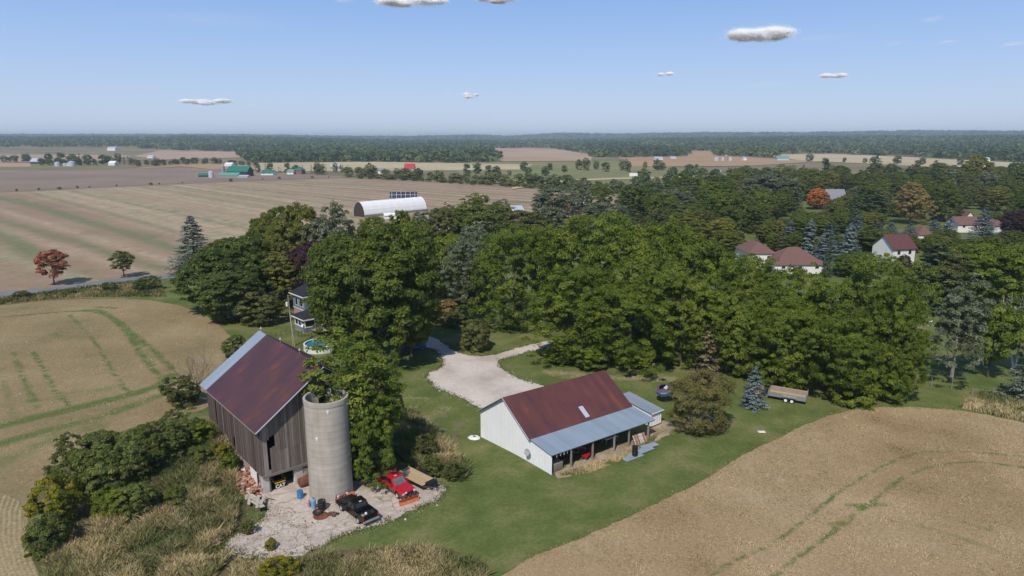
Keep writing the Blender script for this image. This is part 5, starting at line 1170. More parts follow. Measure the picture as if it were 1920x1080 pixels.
for (u0, v0), (u1, v1) in zip(pts[:-1], pts[1:]):
    p0, p1 = at(u0, v0)-a, at(u1, v1)-a; mb = MB()
    for z in (.2, .5, .8, 1.1): mb.tube([p0*1.0+Vector((0, 0, z+g.uniform(-.05, .05))), p1+(p1-p0)*.1+Vector((0, 0, z))], .07, 5)
    mb.build('rail_section', M['oldwood'], t_)
    o = t_.children[-1]; o.data.attributes['tint'].data.foreach_set('value', [.8]*len(o.data.polygons))
for i, (u0, v0, u1, v1, h) in enumerate(((1202, 690, 1236, 684, .12), (1206, 692, 1240, 687, .12), (1203, 689, 1237, 684, .36))):
    p0, p1 = at(u0, v0), at(u1, v1); o = MB().tube([Vector((0, 0, 0)), p1-p0], [.16, .12], 8, .75).build('log', M['oldwood']); o.location = p0+Vector((0, 0, h))
    tag(o, ('front grey log lying at the walnut edge', 'lower rear grey log lying at the walnut edge', 'top grey log of the pile at the walnut edge')[i], 'log')
fence('post_fence', 'sagging wooden post and rail fence at the right edge of the lawn', at(1822, 740), at(1880, 746), 3, 1.15, (.95,), 'oldwood', .07)
for i, (u, v, h) in enumerate(((1784, 729, 1.6), (1746, 724, 1.5), (1737, 585, 2.0))):
    o = thing('fence_post', ('thin grey fence post below the leaning pale tree', 'thin grey fence post on the lawn left of the leaning tree', 'tall grey garden post beside the flowering shrub')[i], 'post', at(u, v))
    MB().tube([(0, 0, -.2), (0, 0, h)], .06, 6).build('shaft', M['oldwood'], o)
p0, p1 = at(1700, 618), at(1748, 603); o = MB().tube([Vector((0, 0, 0)), p1-p0], .12, 6).build('white_pipe', M['white']); o.location = p0+Vector((0, 0, .12)); tag(o, 'long white pipe lying on the lawn beside the walnut trees', 'pipe')
o = MB().box((-.5, -.3, 0), (.5, .3, .04)).box((-.45, -.25, .04), (.1, .2, .07)).build('stone_slab', M['chalk']); o.location = at(1428, 810)+Vector((0, 0, .02)); tag(o, 'small pale flat slab alone on the lawn', 'slab')
p = at(808, 655); o = thing('parked_van', 'dark blue vehicle in the maple shade at the driveway', 'car', p+Vector((-3.2, 0, 0)), R(20))
MB().prism([(-2.2, .35), (2.2, .35), (2.25, .85), (1.3, 1.0), (-2.2, 1.0)], -.9, .9).build('body', M['bluepaint'], o, bevel=.06); MB().loft([(-2.0, -.85, 1.0), (1.1, -.85, 1.0), (1.1, .85, 1.0), (-2.0, .85, 1.0)], [(-1.8, -.7, 1.7), (.4, -.7, 1.7), (.4, .7, 1.7), (-1.8, .7, 1.7)]).build('cabin', M['darkglass'], o, bevel=.06)
for s in (-1, 1): wheel(o, 1.4, s*.8, .34, .22, side=s); wheel(o, -1.4, s*.8, .34, .22, side=s)
for i in range(9):
    c = at(832+i*3.3, 611-i*.4+rs.uniform(-1, 1)); mb = MB(); mb.lathe([(.01, -.3), (.9, -.2), (1, .2), (.5, .7), (.01, .8)], 7); o = mb.build('garden_stone', M['brickpale']); r = rs.uniform(.25, .4); o.scale = (r, r*.8, r*.7); o.location = c
    tag(o, 'pinkish edging stone of the flower bed by the driveway', 'stone', 'edging stones along the flower bed')

# ------------------------------------------------------------------ neighbouring houses and far farms
def px_house(name, label, cat, u0, u1, vb, vwall, vtop, wall, roof, D=8., yaw=0., hip=False, wins=0, group=None, ridge='x', ov=.4, corner='l'):
    """front wall from pixel u0 to u1 standing on row vb"""
    a, b = at(u0, vb), at(u1, vb); L = (b-a).length/max(.3, math.cos(yaw)); h = zat(a, vwall)-a.z
    mid = (a+b)/2; rt = max(.5, zat(mid, vtop)-a.z-h-.1)
    rt = min(rt, 7.)
    ws = []
    for i in range(wins):
        p = L*(i+.5)/wins-.5; ws.append(('s', p, h*.62, 1.1, min(1.3, h*.25)))
        if h > 4.5: ws.append(('s', p, h*.18, 1.1, 1.3))
    k = a
    return gable_house(name, label, cat, k, yaw, L, D, h, rt, wall, roof, hip, ov, ws, group, ridge)
px_house('house', 'white bungalow with brown hip roof and timber deck behind the walnut trees', 'house', 1402, 1452, 505, 476, 456, 'white', 'shbrown', 13, 0, True, 2)
px_house('house', 'long low white wing with brown roof beside the dark spruces', 'house', 1452, 1546, 514, 497, 468, 'white', 'shbrown', 12, 0, True, 3)
t_ = thing('timber_deck', 'reddish timber deck with stairs beside the white bungalow', 'deck', at(1386, 510), 0); mb = MB()
for i in range(14): mb.box((i*.32, 0, 2.1), (i*.32+.3, 4, 2.17), rs.random())
mb.build('planks', M['rail'], t_)
MB().box((0, -.05, 3.0), (4.5, .02, 3.1)).box((0, -.05, 2.5), (4.5, .02, 2.58)).build('railing', M['rail'], t_)
for x in (0, 2.2, 4.3): MB().box((x, 0, 0), (x+.14, .14, 3.1)).build('post', M['rail'], t_)
mb = MB()
for i in range(8): mb.box((-.3-i*.3, .3, 1.9-i*.26), (-i*.3, 1.6, 1.97-i*.26), rs.random())
mb.build('stairs', M['rail'], t_)
px_house('house', 'two-storey white house with maroon shingle roof beside the dark pine', 'house', 1672, 1720, 497, 466, 444, 'white', 'shred', 9, R(14), False, 2, ov=.5)
px_house('house', 'white ranch house with brown roof behind the big blue spruce', 'house', 1795, 1838, 436, 421, 408, 'white', 'shbrown', 9, 0, False, 2)
px_house('house', 'white gabled house end peeking above the brown ranch roof', 'house', 1808, 1826, 418, 408, 397, 'white', 'shbrown', 8, 0, False, 0, ridge='y')
px_house('house', 'white garage with brown hip roof at the far right', 'garage', 1862, 1890, 436, 424, 413, 'white', 'shbrown', 9, 0, True, 1)
px_house('house', 'brown roof of a low house between the small blue spruces', 'house', 1722, 1750, 447, 441, 425, 'white', 'shbrown', 8, 0, True, 1)
px_house('house', 'house with grey gabled roof behind the orange maple', 'house', 1552, 1586, 392, 373, 356, 'white', 'shgrey', 10, 0, False, 2)
px_house('brick_house', 'red brick farmhouse with pale tin roof among the silver trees', 'house', 1072, 1100, 402, 386, 374, 'brick', 'tin', 9, R(28), False, 2)
px_house('brick_house', 'small red brick cottage with tin roof in trees left of the farmhouse', 'house', 962, 982, 402, 395, 387, 'brick', 'tin', 8, R(20), False, 1)
px_house('storage_shed', 'tiny white tin-roofed shed among the birches', 'shed', 1190, 1200, 428, 424, 417, 'white', 'tin', 6, R(30), False, 0)
# white fabric barn
a = at(684, 408); b = at(800, 396); d = b-a; L = d.length; yaw = math.atan2(d.y, d.x); r_ = (zat(a, 379))
qb = thing('fabric_barn', 'long white arched fabric barn at the edge of the striped field', 'barn', a, yaw)
n = 12; ringp = [(-math.cos(math.pi*k/n), math.sin(math.pi*k/n)) for k in range(n+1)]; Wq = 10.
mb = MB(); vs = []; 
for x in (0, L): vs += [(x, Wq/2+c*Wq/2, s*r_*.98) for c, s in ringp]
mb.add(vs, [(i, i+1, n+2+i, n+1+i) for i in range(n)]); mb.build('fabric_cover', M['vinyl'], qb)
for x in (.3, L-.3): MB().loft([(x-.04, Wq/2+c*Wq/2*.97, s*r_*.95) for c, s in ringp], [(x+.04, Wq/2+c*Wq/2*.97, s*r_*.95) for c, s in ringp]).build('end_wall', M['darkwall'], qb)
MB().box((0, -.12, -.3), (L, 0, 1.3)).build('side_board', M['oldwood'], qb)
for k in range(9): MB().tube([(.05+L*k/8.0*.999, Wq/2+c*Wq/2*1.006, s*r_*.99) for c, s in ringp], .06, 4).build('arch_rib', M['vinyl'], qb)
px_house('storage_shed', 'low white shed standing in front of the fabric barn', 'shed', 722, 747, 411, 404, 400, 'white', 'white', 4, R(20), False, 0)
a = at(723, 383); t_ = thing('solar_array', 'dark blue solar panels on a frame behind the white fabric barn', 'solar panels', a+Vector((0, 15, 0)), R(6)); L = 17.
for i in range(6):
    o = MB().box((i*2.9, 0, 0), (i*2.9+2.8, .12, 4.3), mx=Matrix.Translation((0, 0, 2.6)) @ Matrix.Rotation(R(-32), 4, 'X')).build('panel', M['solar'], t_)
    MB().box((i*2.9+1.3, -.06, 0), (i*2.9+1.4, -.02, 4.3), mx=Matrix.Translation((0, 0, 2.6)) @ Matrix.Rotation(R(-32), 4, 'X')).box((i*2.9, -.06, 2.1), (i*2.9+2.8, -.02, 2.2), mx=Matrix.Translation((0, 0, 2.6)) @ Matrix.Rotation(R(-32), 4, 'X')).build('panel_frame', M['tin'], o)
for x in (2, 8.5, 15): MB().tube([(x, 1.2, 0), (x, 1.0, 4)], .15, 6).build('post', M['greysteel'], t_)
# far farm with green roofs and others
def silo_far(label, u, vb, vt, w, mat, name='grain_bin', cat='grain bin', group=None, cone=True):
    p = at(u, vb); h = zat(p, vt)-p.z; r = w*p.y/FPX/2; o = thing(name, label, cat, p, 0, group)
    MB().lathe([(r, 0), (r, h*.8)], 14).build('wall', M[mat], o); MB().lathe([(r*1.04, h*.79), (r*.55, h*.92) if not cone else (r*.6, h*.9), (.01, h)], 14).build('roof', M['tin' if cone else mat], o)
px_house('far_barn', 'large dark barn with bright green roof at the far farm', 'barn', 425, 464, 331, 321.5, 312, 'darkwall', 'greenroof', 18, 0)
px_house('far_barn', 'long low barn with faded green roof in front of the dark barn', 'barn', 409, 445, 333, 329, 324, 'greywall', 'palegreen', 14, 0)
px_house('far_barn', 'small shed with dull green roof left of the silver bin', 'barn', 372, 388, 332, 329, 325, 'darkwall', 'greenroof', 10, R(10))
px_house('far_barn', 'pale grey lean-to wing at the right of the faded green barn', 'barn', 445, 464, 333, 330.5, 328.5, 'tin', 'tin', 8, 0)
silo_far('silvery grain bin left of the faded green barn', 396, 333, 320, 9, 'tin')
silo_far('grey concrete silo behind the green-roofed barn', 419, 329, 308, 6.5, 'greywall', 'farm_silo', 'silo', None, False)
px_house('far_house', 'white garage house with green roof near the road', 'house', 489, 512, 328.5, 324.5, 319, 'white', 'greenroof', 12, 0, False, 2)
px_house('far_house', 'red brick house with green roof among spruces', 'house', 549, 566, 326.5, 319.5, 312, 'brick', 'greenroof', 14, 0, True, 1)
px_house('far_house', 'white porch house adjoining the red brick farmhouse', 'house', 538, 550, 327, 322.5, 318, 'white', 'palegreen', 10, 0, False, 1)
px_house('far_house', 'pale grey farmhouse among bare trees', 'house', 619, 636, 317, 312, 308, 'greywall', 'tin', 12, 0, False, 1)
px_house('far_barn', 'white-roofed dark barn on the far left', 'barn', 56, 75, 307.5, 303, 297, 'darkwall', 'tin', 16, 0)
for i, (u, vb, vt, w) in enumerate(((108, 312, 303, 9), (122, 312, 305.5, 6), (128, 312, 305.5, 6), (135, 312, 301.5, 11))):
    silo_far(('silver grain bin at the left of the far bin row', 'small silver grain bin second from the left in the bin row', 'small silver grain bin next to the tallest bin', 'tallest silver grain bin at the right of the bin row')[i], u, vb, vt, w, 'tin', group='silver grain bins in a row')
px_house('far_house', 'white farmhouse with pale roof right of the grain bins', 'house', 203, 215, 310, 306, 302, 'white', 'white', 12, 0)
px_house('far_house', 'white house on the wooded rise at the far left', 'house', 201, 218, 281, 277.5, 275, 'white', 'tin', 20, 0)
px_house('far_barn', 'white barn group among roadside trees right of the tan field', 'barn', 276, 286, 297, 294, 291, 'white', 'tin', 14, 0)
px_house('far_barn', 'white barn behind the green-roofed farm', 'barn', 421, 434, 312, 308.5, 305, 'white', 'white', 14, 0)
px_house('far_barn', 'barn with bright red roof above the hedgerow', 'barn', 758, 776, 320, 315, 307, 'brickpale', 'redroof', 14, 0)
px_house('far_house', 'white house seen through the hedgerow below the red roof', 'house', 708, 719, 326, 320, 316, 'white', 'shgrey', 12, 0, False, 1)
px_house('far_house', 'long pale factory building in the central distance', 'building', 782, 832, 284, 280.5, 279, 'brickpale', 'f_tan', 40, 0) if 0 else None
px_house('far_barn', 'long white building in the central distance', 'building', 826, 842, 282, 280, 279, 'white', 'tin', 30, 0)
px_house('far_barn', 'white roofed barn by the ochre field', 'barn', 1228, 1243, 300, 297, 294, 'white', 'tin', 18, 0)
px_house('far_barn', 'small white barn right of the white roofed barn', 'barn', 1258, 1268, 298, 296, 293.5, 'white', 'tin', 16, 0)
for i, (u, vb, vt, w) in enumerate(((1343, 302, 294, 8), (1355, 302, 294.5, 6), (1369, 302, 294.5, 7))):
    silo_far(('silvery bin left of the tall brown silo', 'silvery bin just beside the tall brown silo', 'silvery bin right of the tall brown silo')[i], u, vb, vt, w, 'tin')
silo_far('tall brown silo between silvery bins', 1361, 302, 289.5, 6.5, 'brickpale', 'farm_silo', 'silo', None, False)
px_house('far_barn', 'white barn with pale green roof beyond the village', 'barn', 1457, 1478, 301, 297, 292, 'tin', 'palegreen', 18, R(-10))
px_house('far_house', 'small white house beside the tall brown silo farm', 'house', 1394, 1400, 301, 296.5, 294, 'white', 'tin', 12, 0)
px_house('far_barn', 'white barn pair standing above the right hand trees', 'barn', 1843, 1856, 304, 299, 295, 'white', 'tin', 16, 0)
silo_far('white silo beside the barn pair above the right hand trees', 1851, 303, 294.5, 8, 'tin')
px_house('far_house', 'white house on the wooded slope at the right', 'house', 1461, 1471, 282.5, 280, 278, 'white', 'brickpale', 20, 0)
# cars on the far highway
def farcar(label, u, v, mat, L, h):
    p = at(u, v); o = thing('far_vehicle', label, 'vehicle', p+Vector((0, 0, .1)), R(-12))
    MB().prism([(-L/2, .3), (L/2, .3), (L/2, h*.5), (L*.3, h), (-L/2, h)], -1.1, 1.1).build('body', M[mat], o); 
    for x in (-L*.3, L*.3): MB().lathe([(.01, -1.15), (.5, -1.15), (.5, 1.15), (.01, 1.15)], 10, mx=Matrix.Translation((x, 0, .5)) @ Matrix.Rotation(R(90), 4, 'X')).build('wheel', M['rubber'], o)
farcar('white van on the far road behind the hedgerow', 1040, 337, 'white', 7, 3); farcar('white truck on the far highway', 1193, 331.6, 'white', 14, 3.8); farcar('orange machine parked beyond the hedgerow', 929, 330, 'plow', 8, 4)
p = at(1717, 262); t_ = thing('radio_mast', 'thin lattice radio mast on the wooded horizon', 'mast', p); h = zat(p, 240)-p.z
MB().tube([(0, 0, 0), (0, 0, h)], [1.6, .5], 5).build('mast', M['greysteel'], t_); MB().box((-3, -.4, h*.82), (3, .4, h*.86)).build('antenna', M['greysteel'], t_)
for i, (u, vb, vt) in enumerate(((653, 328, 309), (612, 327, 308), (1160, 331, 318), (1345, 330, 316))):
    p = at(u, vb); t_ = thing('utility_pole', 'distant wooden utility pole along the far road', 'utility pole', p, 0, 'utility poles along the far road'); h = zat(p, vt)-p.z
    MB().tube([(0, 0, 0), (0, 0, h)], .28, 5).build('pole', M['oldwood'], t_); MB().box((-1.3, -.1, h-.9), (1.3, .1, h-.7)).build('crossarm', M['oldwood'], t_)
p = at(1349, 337); t_ = thing('sign_tower', 'slim white pylon by the far highway', 'sign', p); h = zat(p, 319)-p.z; MB().box((-1.0, -.5, 0), (1.0, .5, h)).build('panel', M['white'], t_); MB().box((-.4, -.45, -.3), (.4, .45, .8)).build('base', M['greywall'], t_)

# ------------------------------------------------------------------ trees near and in the village
def TR(txt):
    for ln in txt.strip().splitlines():
        kind, fol, u, vb, vt, w, name, label = [x.strip() for x in ln.split('|')][:8]
        tree(kind, fol, float(u), float(vb), float(vt), float(w), name, label, cat='shrub' if 'shrub' in name else 'tree', bark='greybark' if fol in ('silver', 'locust') else 'bark')
TR('''
bigspruce|bigspruce|367|515|402|112|spruce_tree|grey-green spruce standing alone above the road at the left
broad|locust|400|584|470|130|locust_tree|dark green spreading tree at the field corner, front left of its clump
broad|locust|450|560|434|150|locust_tree|tall dark green tree showing a grey forked trunk left of the yellowing maples
broad|locust|490|575|478|100|locust_tree|dark green tree between the lilac shrub and the yellowing maples
maple|maple|522|545|386|96|maple_tree|round dark green maple standing highest left of the yellowing one
maple|yellowish|562|560|388|110|maple_tree|yellowing maple behind the purple-leaved tree
columnar|yellowish|540|580|470|60|maple_tree|small yellow-green tree left of the purple-leaved tree
loose|silver|636|560|384|105|silver_maple|grey-green silvery tree left of the white fabric barn
maple|purple|585|578|450|84|purple_maple|dark purple-leaved maple above the blue-grey house roof
maple|maple|640|640|430|120|maple_tree|dark green maple left of the largest one behind the house
maple|maple|712|680|424|238|maple_tree|largest deep green maple towering over house and pool
maple|maple|772|668|480|110|maple_tree|deep green maple at the right side of the largest one beside the driveway
broad|maple|770|590|400|110|maple_tree|green maple rising behind the largest maple
broad|walnut|835|560|430|90|leafy_tree|dark green tree left of the silvery poplar
columnar|silver|868|600|445|72|poplar_tree|silver-leaved poplar left of the walnut grove
columnar|silver|895|540|420|60|poplar_tree|silver-leaved poplar behind the front one
broad|olive|835|470|388|70|leafy_tree|brown-tinged tree right of the white fabric barn
loose|maple|895|470|368|120|leafy_tree|broad green tree topping the centre group before the striped field
loose|silver|935|450|376|60|poplar_tree|silvery tree at the right end of the centre group
broad|olive|985|470|398|130|leafy_tree|low dark olive tree before the small brick cottage
loose|silver|1035|440|350|95|poplar_tree|tall grey-leaved poplar left of the brick farmhouse
loose|silver|1085|425|335|50|poplar_tree|slender grey poplar rising above the striped field edge
loose|silver|1130|455|378|110|silver_maple|silvery willow right of the brick farmhouse
broad|maple|1126|400|348|45|leafy_tree|dark round tree standing against the striped field
broad|locust|1185|405|355|60|leafy_tree|dark round tree right of the one against the striped field
walnut|walnut|962|618|420|150|walnut_tree|bright green walnut at the left end of the grove
walnut|walnut|1050|600|418|140|walnut_tree|walnut crown second from left along the grove top
walnut|walnut|1120|620|404|190|walnut_tree|tall walnut forming the left summit of the grove
walnut|walnut|1085|672|505|180|walnut_tree|front walnut reaching the lawn beside the gravel spur
walnut|walnut|1180|684|530|170|walnut_tree|front walnut right behind the red shed roof
walnut|walnut|1215|640|414|180|walnut_tree|walnut forming the middle summit of the grove
walnut|walnut|1275|686|500|160|walnut_tree|yellower walnut in the centre front of the grove
walnut|walnut|1305|650|428|170|walnut_tree|tall walnut right of the middle summit
walnut|walnutyellow|1380|700|540|140|walnut_tree|yellowing walnut above the blue spruce
walnut|walnut|1385|660|470|150|walnut_tree|walnut below the white bungalow deck
walnut|walnut|1450|690|498|160|walnut_tree|walnut in front of the low brown roofed wing
walnut|walnut|1480|728|570|150|walnut_tree|front walnut above the grey dump trailer
walnut|walnut|1545|700|520|150|walnut_tree|walnut in the right centre of the grove
walnut|walnutyellow|1622|700|470|150|walnut_tree|yellow-green tall walnut below the two-storey house
walnut|walnut|1570|748|590|150|walnut_tree|front walnut right of the dump trailer
walnut|walnut|1660|735|530|130|walnut_tree|right-hand front walnut of the grove
walnut|walnut|1690|752|620|80|walnut_tree|last walnut at the right end of the grove
maple|maple|656|678|530|104|maple_tree|lower-branched green maple between the pool and the largest maple
loose|silver|800|470|394|64|poplar_tree|silvery tree overlapping the right end of the white fabric barn
broad|maple|700|500|404|64|leafy_tree|green tree top below the left end of the white fabric barn
broad|maple|758|520|399|74|leafy_tree|green tree top before the low white shed of the fabric barn
columnar|olive|846|455|384|40|leafy_tree|slim olive tree right of the white fabric barn
shrub|walnut|1600|756|690|90|young_walnut_shrub|low leafy skirt of young growth right of the dump trailer
shrub|walnut|1665|752|690|80|young_walnut_shrub|low leafy growth at the right foot of the grove
shrub|walnut|1110|692|655|70|young_walnut_shrub|bright green low bush at the grove edge behind the shed
shrub|walnut|1050|680|640|70|young_walnut_shrub|low bush where the gravel spur enters the grove
shrub|walnut|1200|688|650|80|young_walnut_shrub|low bush behind the grey logs
shrub|olive|893|656|597|66|round_shrub|round dark olive shrub in the lawn beside the driveway
shrub|olive|487|607|555|96|lilac_shrub|broad round dark lilac shrub left of the utility pole
shrub|olive|850|612|582|60|garden_shrub|dull green hedge shrub in the flower bed by the driveway
small|tanleaf|838|604|560|48|garden_tree|orange-tinged small tree behind the flower bed
small|olive|878|600|540|55|garden_tree|small green tree behind the round olive shrub
broad|walnut|905|575|480|75|leafy_tree|green tree between the poplars and the walnut grove
cedar|cedar|1304|806|690|128|cedar_tree|broad brownish-green cedar beside the white shed
deadfir|brownfir|1322|716|605|70|fir_tree|thin browning fir behind the cedar
spruce|spruce|1412|762|681|61|blue_spruce|small blue spruce alone on the lawn before the dump trailer
walnut|walnutyellow|690|908|745|112|ash_tree|bright green feathery tree growing between silo and barn, front part
walnut|walnutyellow|677|888|652|150|ash_tree|broad yellow-green crown of the tree leaning over the silo top
columnar|walnut|708|880|735|80|ash_tree|yellow-green tree filling the gap right of the silo
small|redtree|102|534|468|62|red_maple|small red maple by the road at the far left
small|olive|233|520|470|46|small_maple|small olive-green maple by the road right of the red one
shrub|locust|272|545|521|48|roadside_shrub|dense green shrub on the road verge at the right
shrub|sumac|207|545|531|30|roadside_shrub|dark green shrub on the road verge left of the dense one
shrub|olive|40|560|545|34|roadside_shrub|olive shrub on the verge at the far left
shrub|walnut|130|552|541|28|roadside_shrub|small light green shrub on the road verge
broad|locust|430|600|500|130|locust_tree|dark low-hanging tree behind the lilac shrub
shrub|sumac|440|670|632|48|elder_shrub|dark shrub behind the upper corner of the old barn
shrub|olive|345|760|715|75|elder_shrub|olive shrub with brownish top left of the old barn
broad|walnut|1572|408|368|44|leafy_tree|green tree hiding the front of the grey roofed house
broad|olive|1590|402|362|34|leafy_tree|olive tree right of the grey roofed house
fir|darkfir|1745|580|452|154|pine_tree|large dark pine in front of the two-storey white house
maple|purple|1688|540|480|36|purple_shrub_tree|small purple-leaved tree at the foot of the two-storey house
spruce|spruce|1477|478|408|50|blue_spruce|first blue spruce from the left in the row behind the low brown wing
spruce|spruce|1515|482|409|56|blue_spruce|second blue spruce from the left in the row behind the low brown wing
spruce|spruce|1548|487|415|56|blue_spruce|third blue spruce from the left in the row
bigspruce|spruce|1586|512|417|75|blue_spruce|tallest blue spruce with drooping tiers right of the brown roofs
spruce|spruce|1602|460|402|50|blue_spruce|blue spruce behind the tallest one
spruce|spruce|1640|432|406|42|blue_spruce|small blue spruce right behind the row
spruce|spruce|1670|440|414|36|blue_spruce|smallest blue spruce in the village
spruce|spruce|1704|448|417|42|blue_spruce|blue spruce above the maroon roofed house
spruce|spruce|1750|445|410|50|blue_spruce|blue spruce left of the ranch house, first of two
spruce|spruce|1778|445|409|44|blue_spruce|blue spruce left of the ranch house, second of two
bigspruce|spruce|1840|455|388|72|blue_spruce|big blue spruce in front of the ranch house
spruce|darkfir|1549|520|440|22|cypress_tree|slim dark green columnar evergreen before the blue spruces
columnar|maple|1650|480|430|90|leafy_tree|dark green tree left of the maroon roof
walnut|walnut|1600|520|470|80|leafy_tree|yellow-green tree left of the two-storey house
maple|orange|1532|392|354|44|maple_tree|small bright orange maple in the village
loose|tanleaf|1705|420|342|62|maple_tree|tan and rust coloured tree in the village
maple|maple|1770|415|345|58|maple_tree|dark round maple right of the tan tree
fir|darkfir|1610|418|343|64|spruce_tree|dark spruce pair behind the orange maple, left one
fir|darkfir|1640|418|350|70|spruce_tree|dark spruce pair behind the orange maple, right one
broad|silver|1440|395|325|110|willow_tree|huge rounded grey-green willow left of the orange maple
maple|purple|1905|450|392|60|purple_maple|dark purple tree at the right edge
fir|darkfir|1640|345|284|36|spruce_tree|tallest spruce rising over the village skyline
fir|pine|1750|350|299|42|pine_tree|ragged pine on the village skyline
maple|yellowish|1830|360|293|50|maple_tree|tall yellow-green maple on the skyline at the right
fir|darkfir|1330|400|318|50|spruce_tree|dark spruce in the middle of the village trees
fir|darkfir|1545|360|297|39|spruce_tree|pointed spruce on the skyline above the orange maple
leggy|silver|1783|716|545|100|poplar_tree|leaning grey-leaved tree with bare pale trunk on the right lawn
small|walnut|1852|708|568|100|chestnut_tree|round leafy young tree with mulch ring on the right lawn
fir|bigspruce|1915|752|640|78|spruce_tree|grey-green spruce at the right edge by the rail fence
broad|olive|1770|580|480|130|leafy_tree|rust-tinged hedge tree behind the flowering shrub
broad|walnut|1880|600|462|130|leafy_tree|bright green spreading tree on the right behind the birch
broad|walnut|1830|550|455|120|leafy_tree|bright green tree left of the spreading one at the right
columnar|locust|1920|700|560|90|leafy_tree|dark green tree at the right edge behind the bare birch
shrub|silver|1755|586|556|44|flower_shrub|pale flowering shrub on the right lawn
small|redtree|1752|575|553|36|flower_shrub_tree|low rusty red shrub behind the pale flowering one
loose|olive|1255|440|385|80|birch_tree|olive birch with white stem in the middle village trees
loose|olive|1180|445|392|70|birch_tree|olive-leaved birch left of the tallest white-stemmed one
loose|olive|1310|440|390|70|birch_tree|olive-leaved birch right of the white-stemmed one
''')
# leaning bare wood: white birch at the right, grey branches, dead limbs
def bare_tree(label, u, vb, vt, w, r, mat, seed, stems=1, depth=4, name='bare_tree', base=None):
    p = at(u, vb) if base is None else base; H = zat(p, vt)-p.z; me = bare(seed, H, 3, r, stems, depth); o = link(name, me, M[mat]); o.location = p; tag(o, label, cat='tree'); return o
bare_tree('bare white-stemmed birch at the right edge', 1905, 690, 545, 40, .20, 'birch', 5, 2, 4, 'birch_tree')
bare_tree('leafless brown sapling clump left of the old barn', 368, 752, 655, 60, .07, 'deadwood', 8, 5, 5, 'bare_sapling')
bare_tree('grey dead twiggy bush beside the lilac shrub', 443, 597, 535, 40, .07, 'greybark', 9, 5, 5, 'dead_bush')
bare_tree('bare white stem slanting among the middle village trees', 1245, 430, 400, 10, .16, 'birch', 12, 1, 3, 'birch_tree')
bare_tree('bare white stem left of the slanting birch', 1220, 434, 405, 10, .16, 'birch', 14, 1, 3, 'birch_tree')
bare_tree('dead grey limbs poking out of the largest maple', 735, 585, 455, 20, .22, 'greybark', 17, 1, 3, 'dead_tree')
for i, (u, vb, vt, w, f, lb_) in enumerate((
    (105, 990, 900, 100, 'goldenrod', 'yellow-green sumac shrub at the left end of the thicket'), (95, 1035, 952, 90, 'sumac', 'dark green sumac shrub at the lower left end of the thicket'),
    (150, 935, 850, 95, 'sumac', 'dark sumac shrub above the yellow one in the thicket'), (200, 940, 840, 100, 'sumac', 'tall dark sumac shrub in the middle of the thicket'),
    (205, 870, 795, 90, 'sumac', 'dark sumac shrub at the field side of the thicket'), (260, 900, 815, 100, 'sumac', 'broad dark sumac shrub in the heart of the thicket'),
    (262, 850, 790, 80, 'sumac', 'sumac shrub at the upper edge of the thicket'), (315, 860, 790, 90, 'sumac', 'sumac shrub right of the heart of the thicket'),
    (340, 835, 775, 80, 'sumac', 'sumac shrub near the far barn corner'), (372, 830, 780, 64, 'walnut', 'lighter green shrub against the barn side wall'),
    (215, 965, 900, 78, 'walnut', 'light green shrub at the front of the thicket'), (265, 965, 900, 80, 'sumac', 'low green shrub in front of the thicket'),
    (330, 945, 905, 50, 'sumac', 'small green bush in the dry weeds'), (410, 860, 828, 44, 'goldenrod', 'yellow flowering bush along the barn side wall'),
    (432, 880, 845, 40, 'walnut', 'low bright green bush along the barn side wall'), (380, 870, 830, 46, 'sumac', 'dull green bush in the weeds beside the barn'),
    (525, 1085, 1050, 80, 'goldenrod', 'yellow flowering bush at the bottom edge below the concrete pad'), (465, 1000, 975, 30, 'olive', 'small olive bush at the left edge of the pad'),
    (508, 1030, 1006, 26, 'goldenrod', 'little yellow-green bush on the pad rubble'), (150, 880, 815, 70, 'olive', 'olive shrub at the field edge of the thicket'),
    (850, 900, 868, 40, 'olive', 'olive bush on the bank beside the flatbed trailer'), (800, 860, 815, 46, 'olive', 'brown-green bush on the bank above the flatbed trailer'), (812, 893, 855, 40, 'sumac', 'green bush close behind the flatbed trailer'))):
    tree('shrub', f, u, vb, vb-(vb-vt)*.88, w, 'sumac_shrub' if f == 'sumac' else 'wild_shrub', lb_, cat='shrub')
plant('leggy', 'walnutyellow', Vector((-18.6, 75.6, 0)), 15.6, 11.5, 'ash_tree', 'high yellow-green crown spreading over the silo rim and the barn roof corner', idx=0, yaw=1.2)
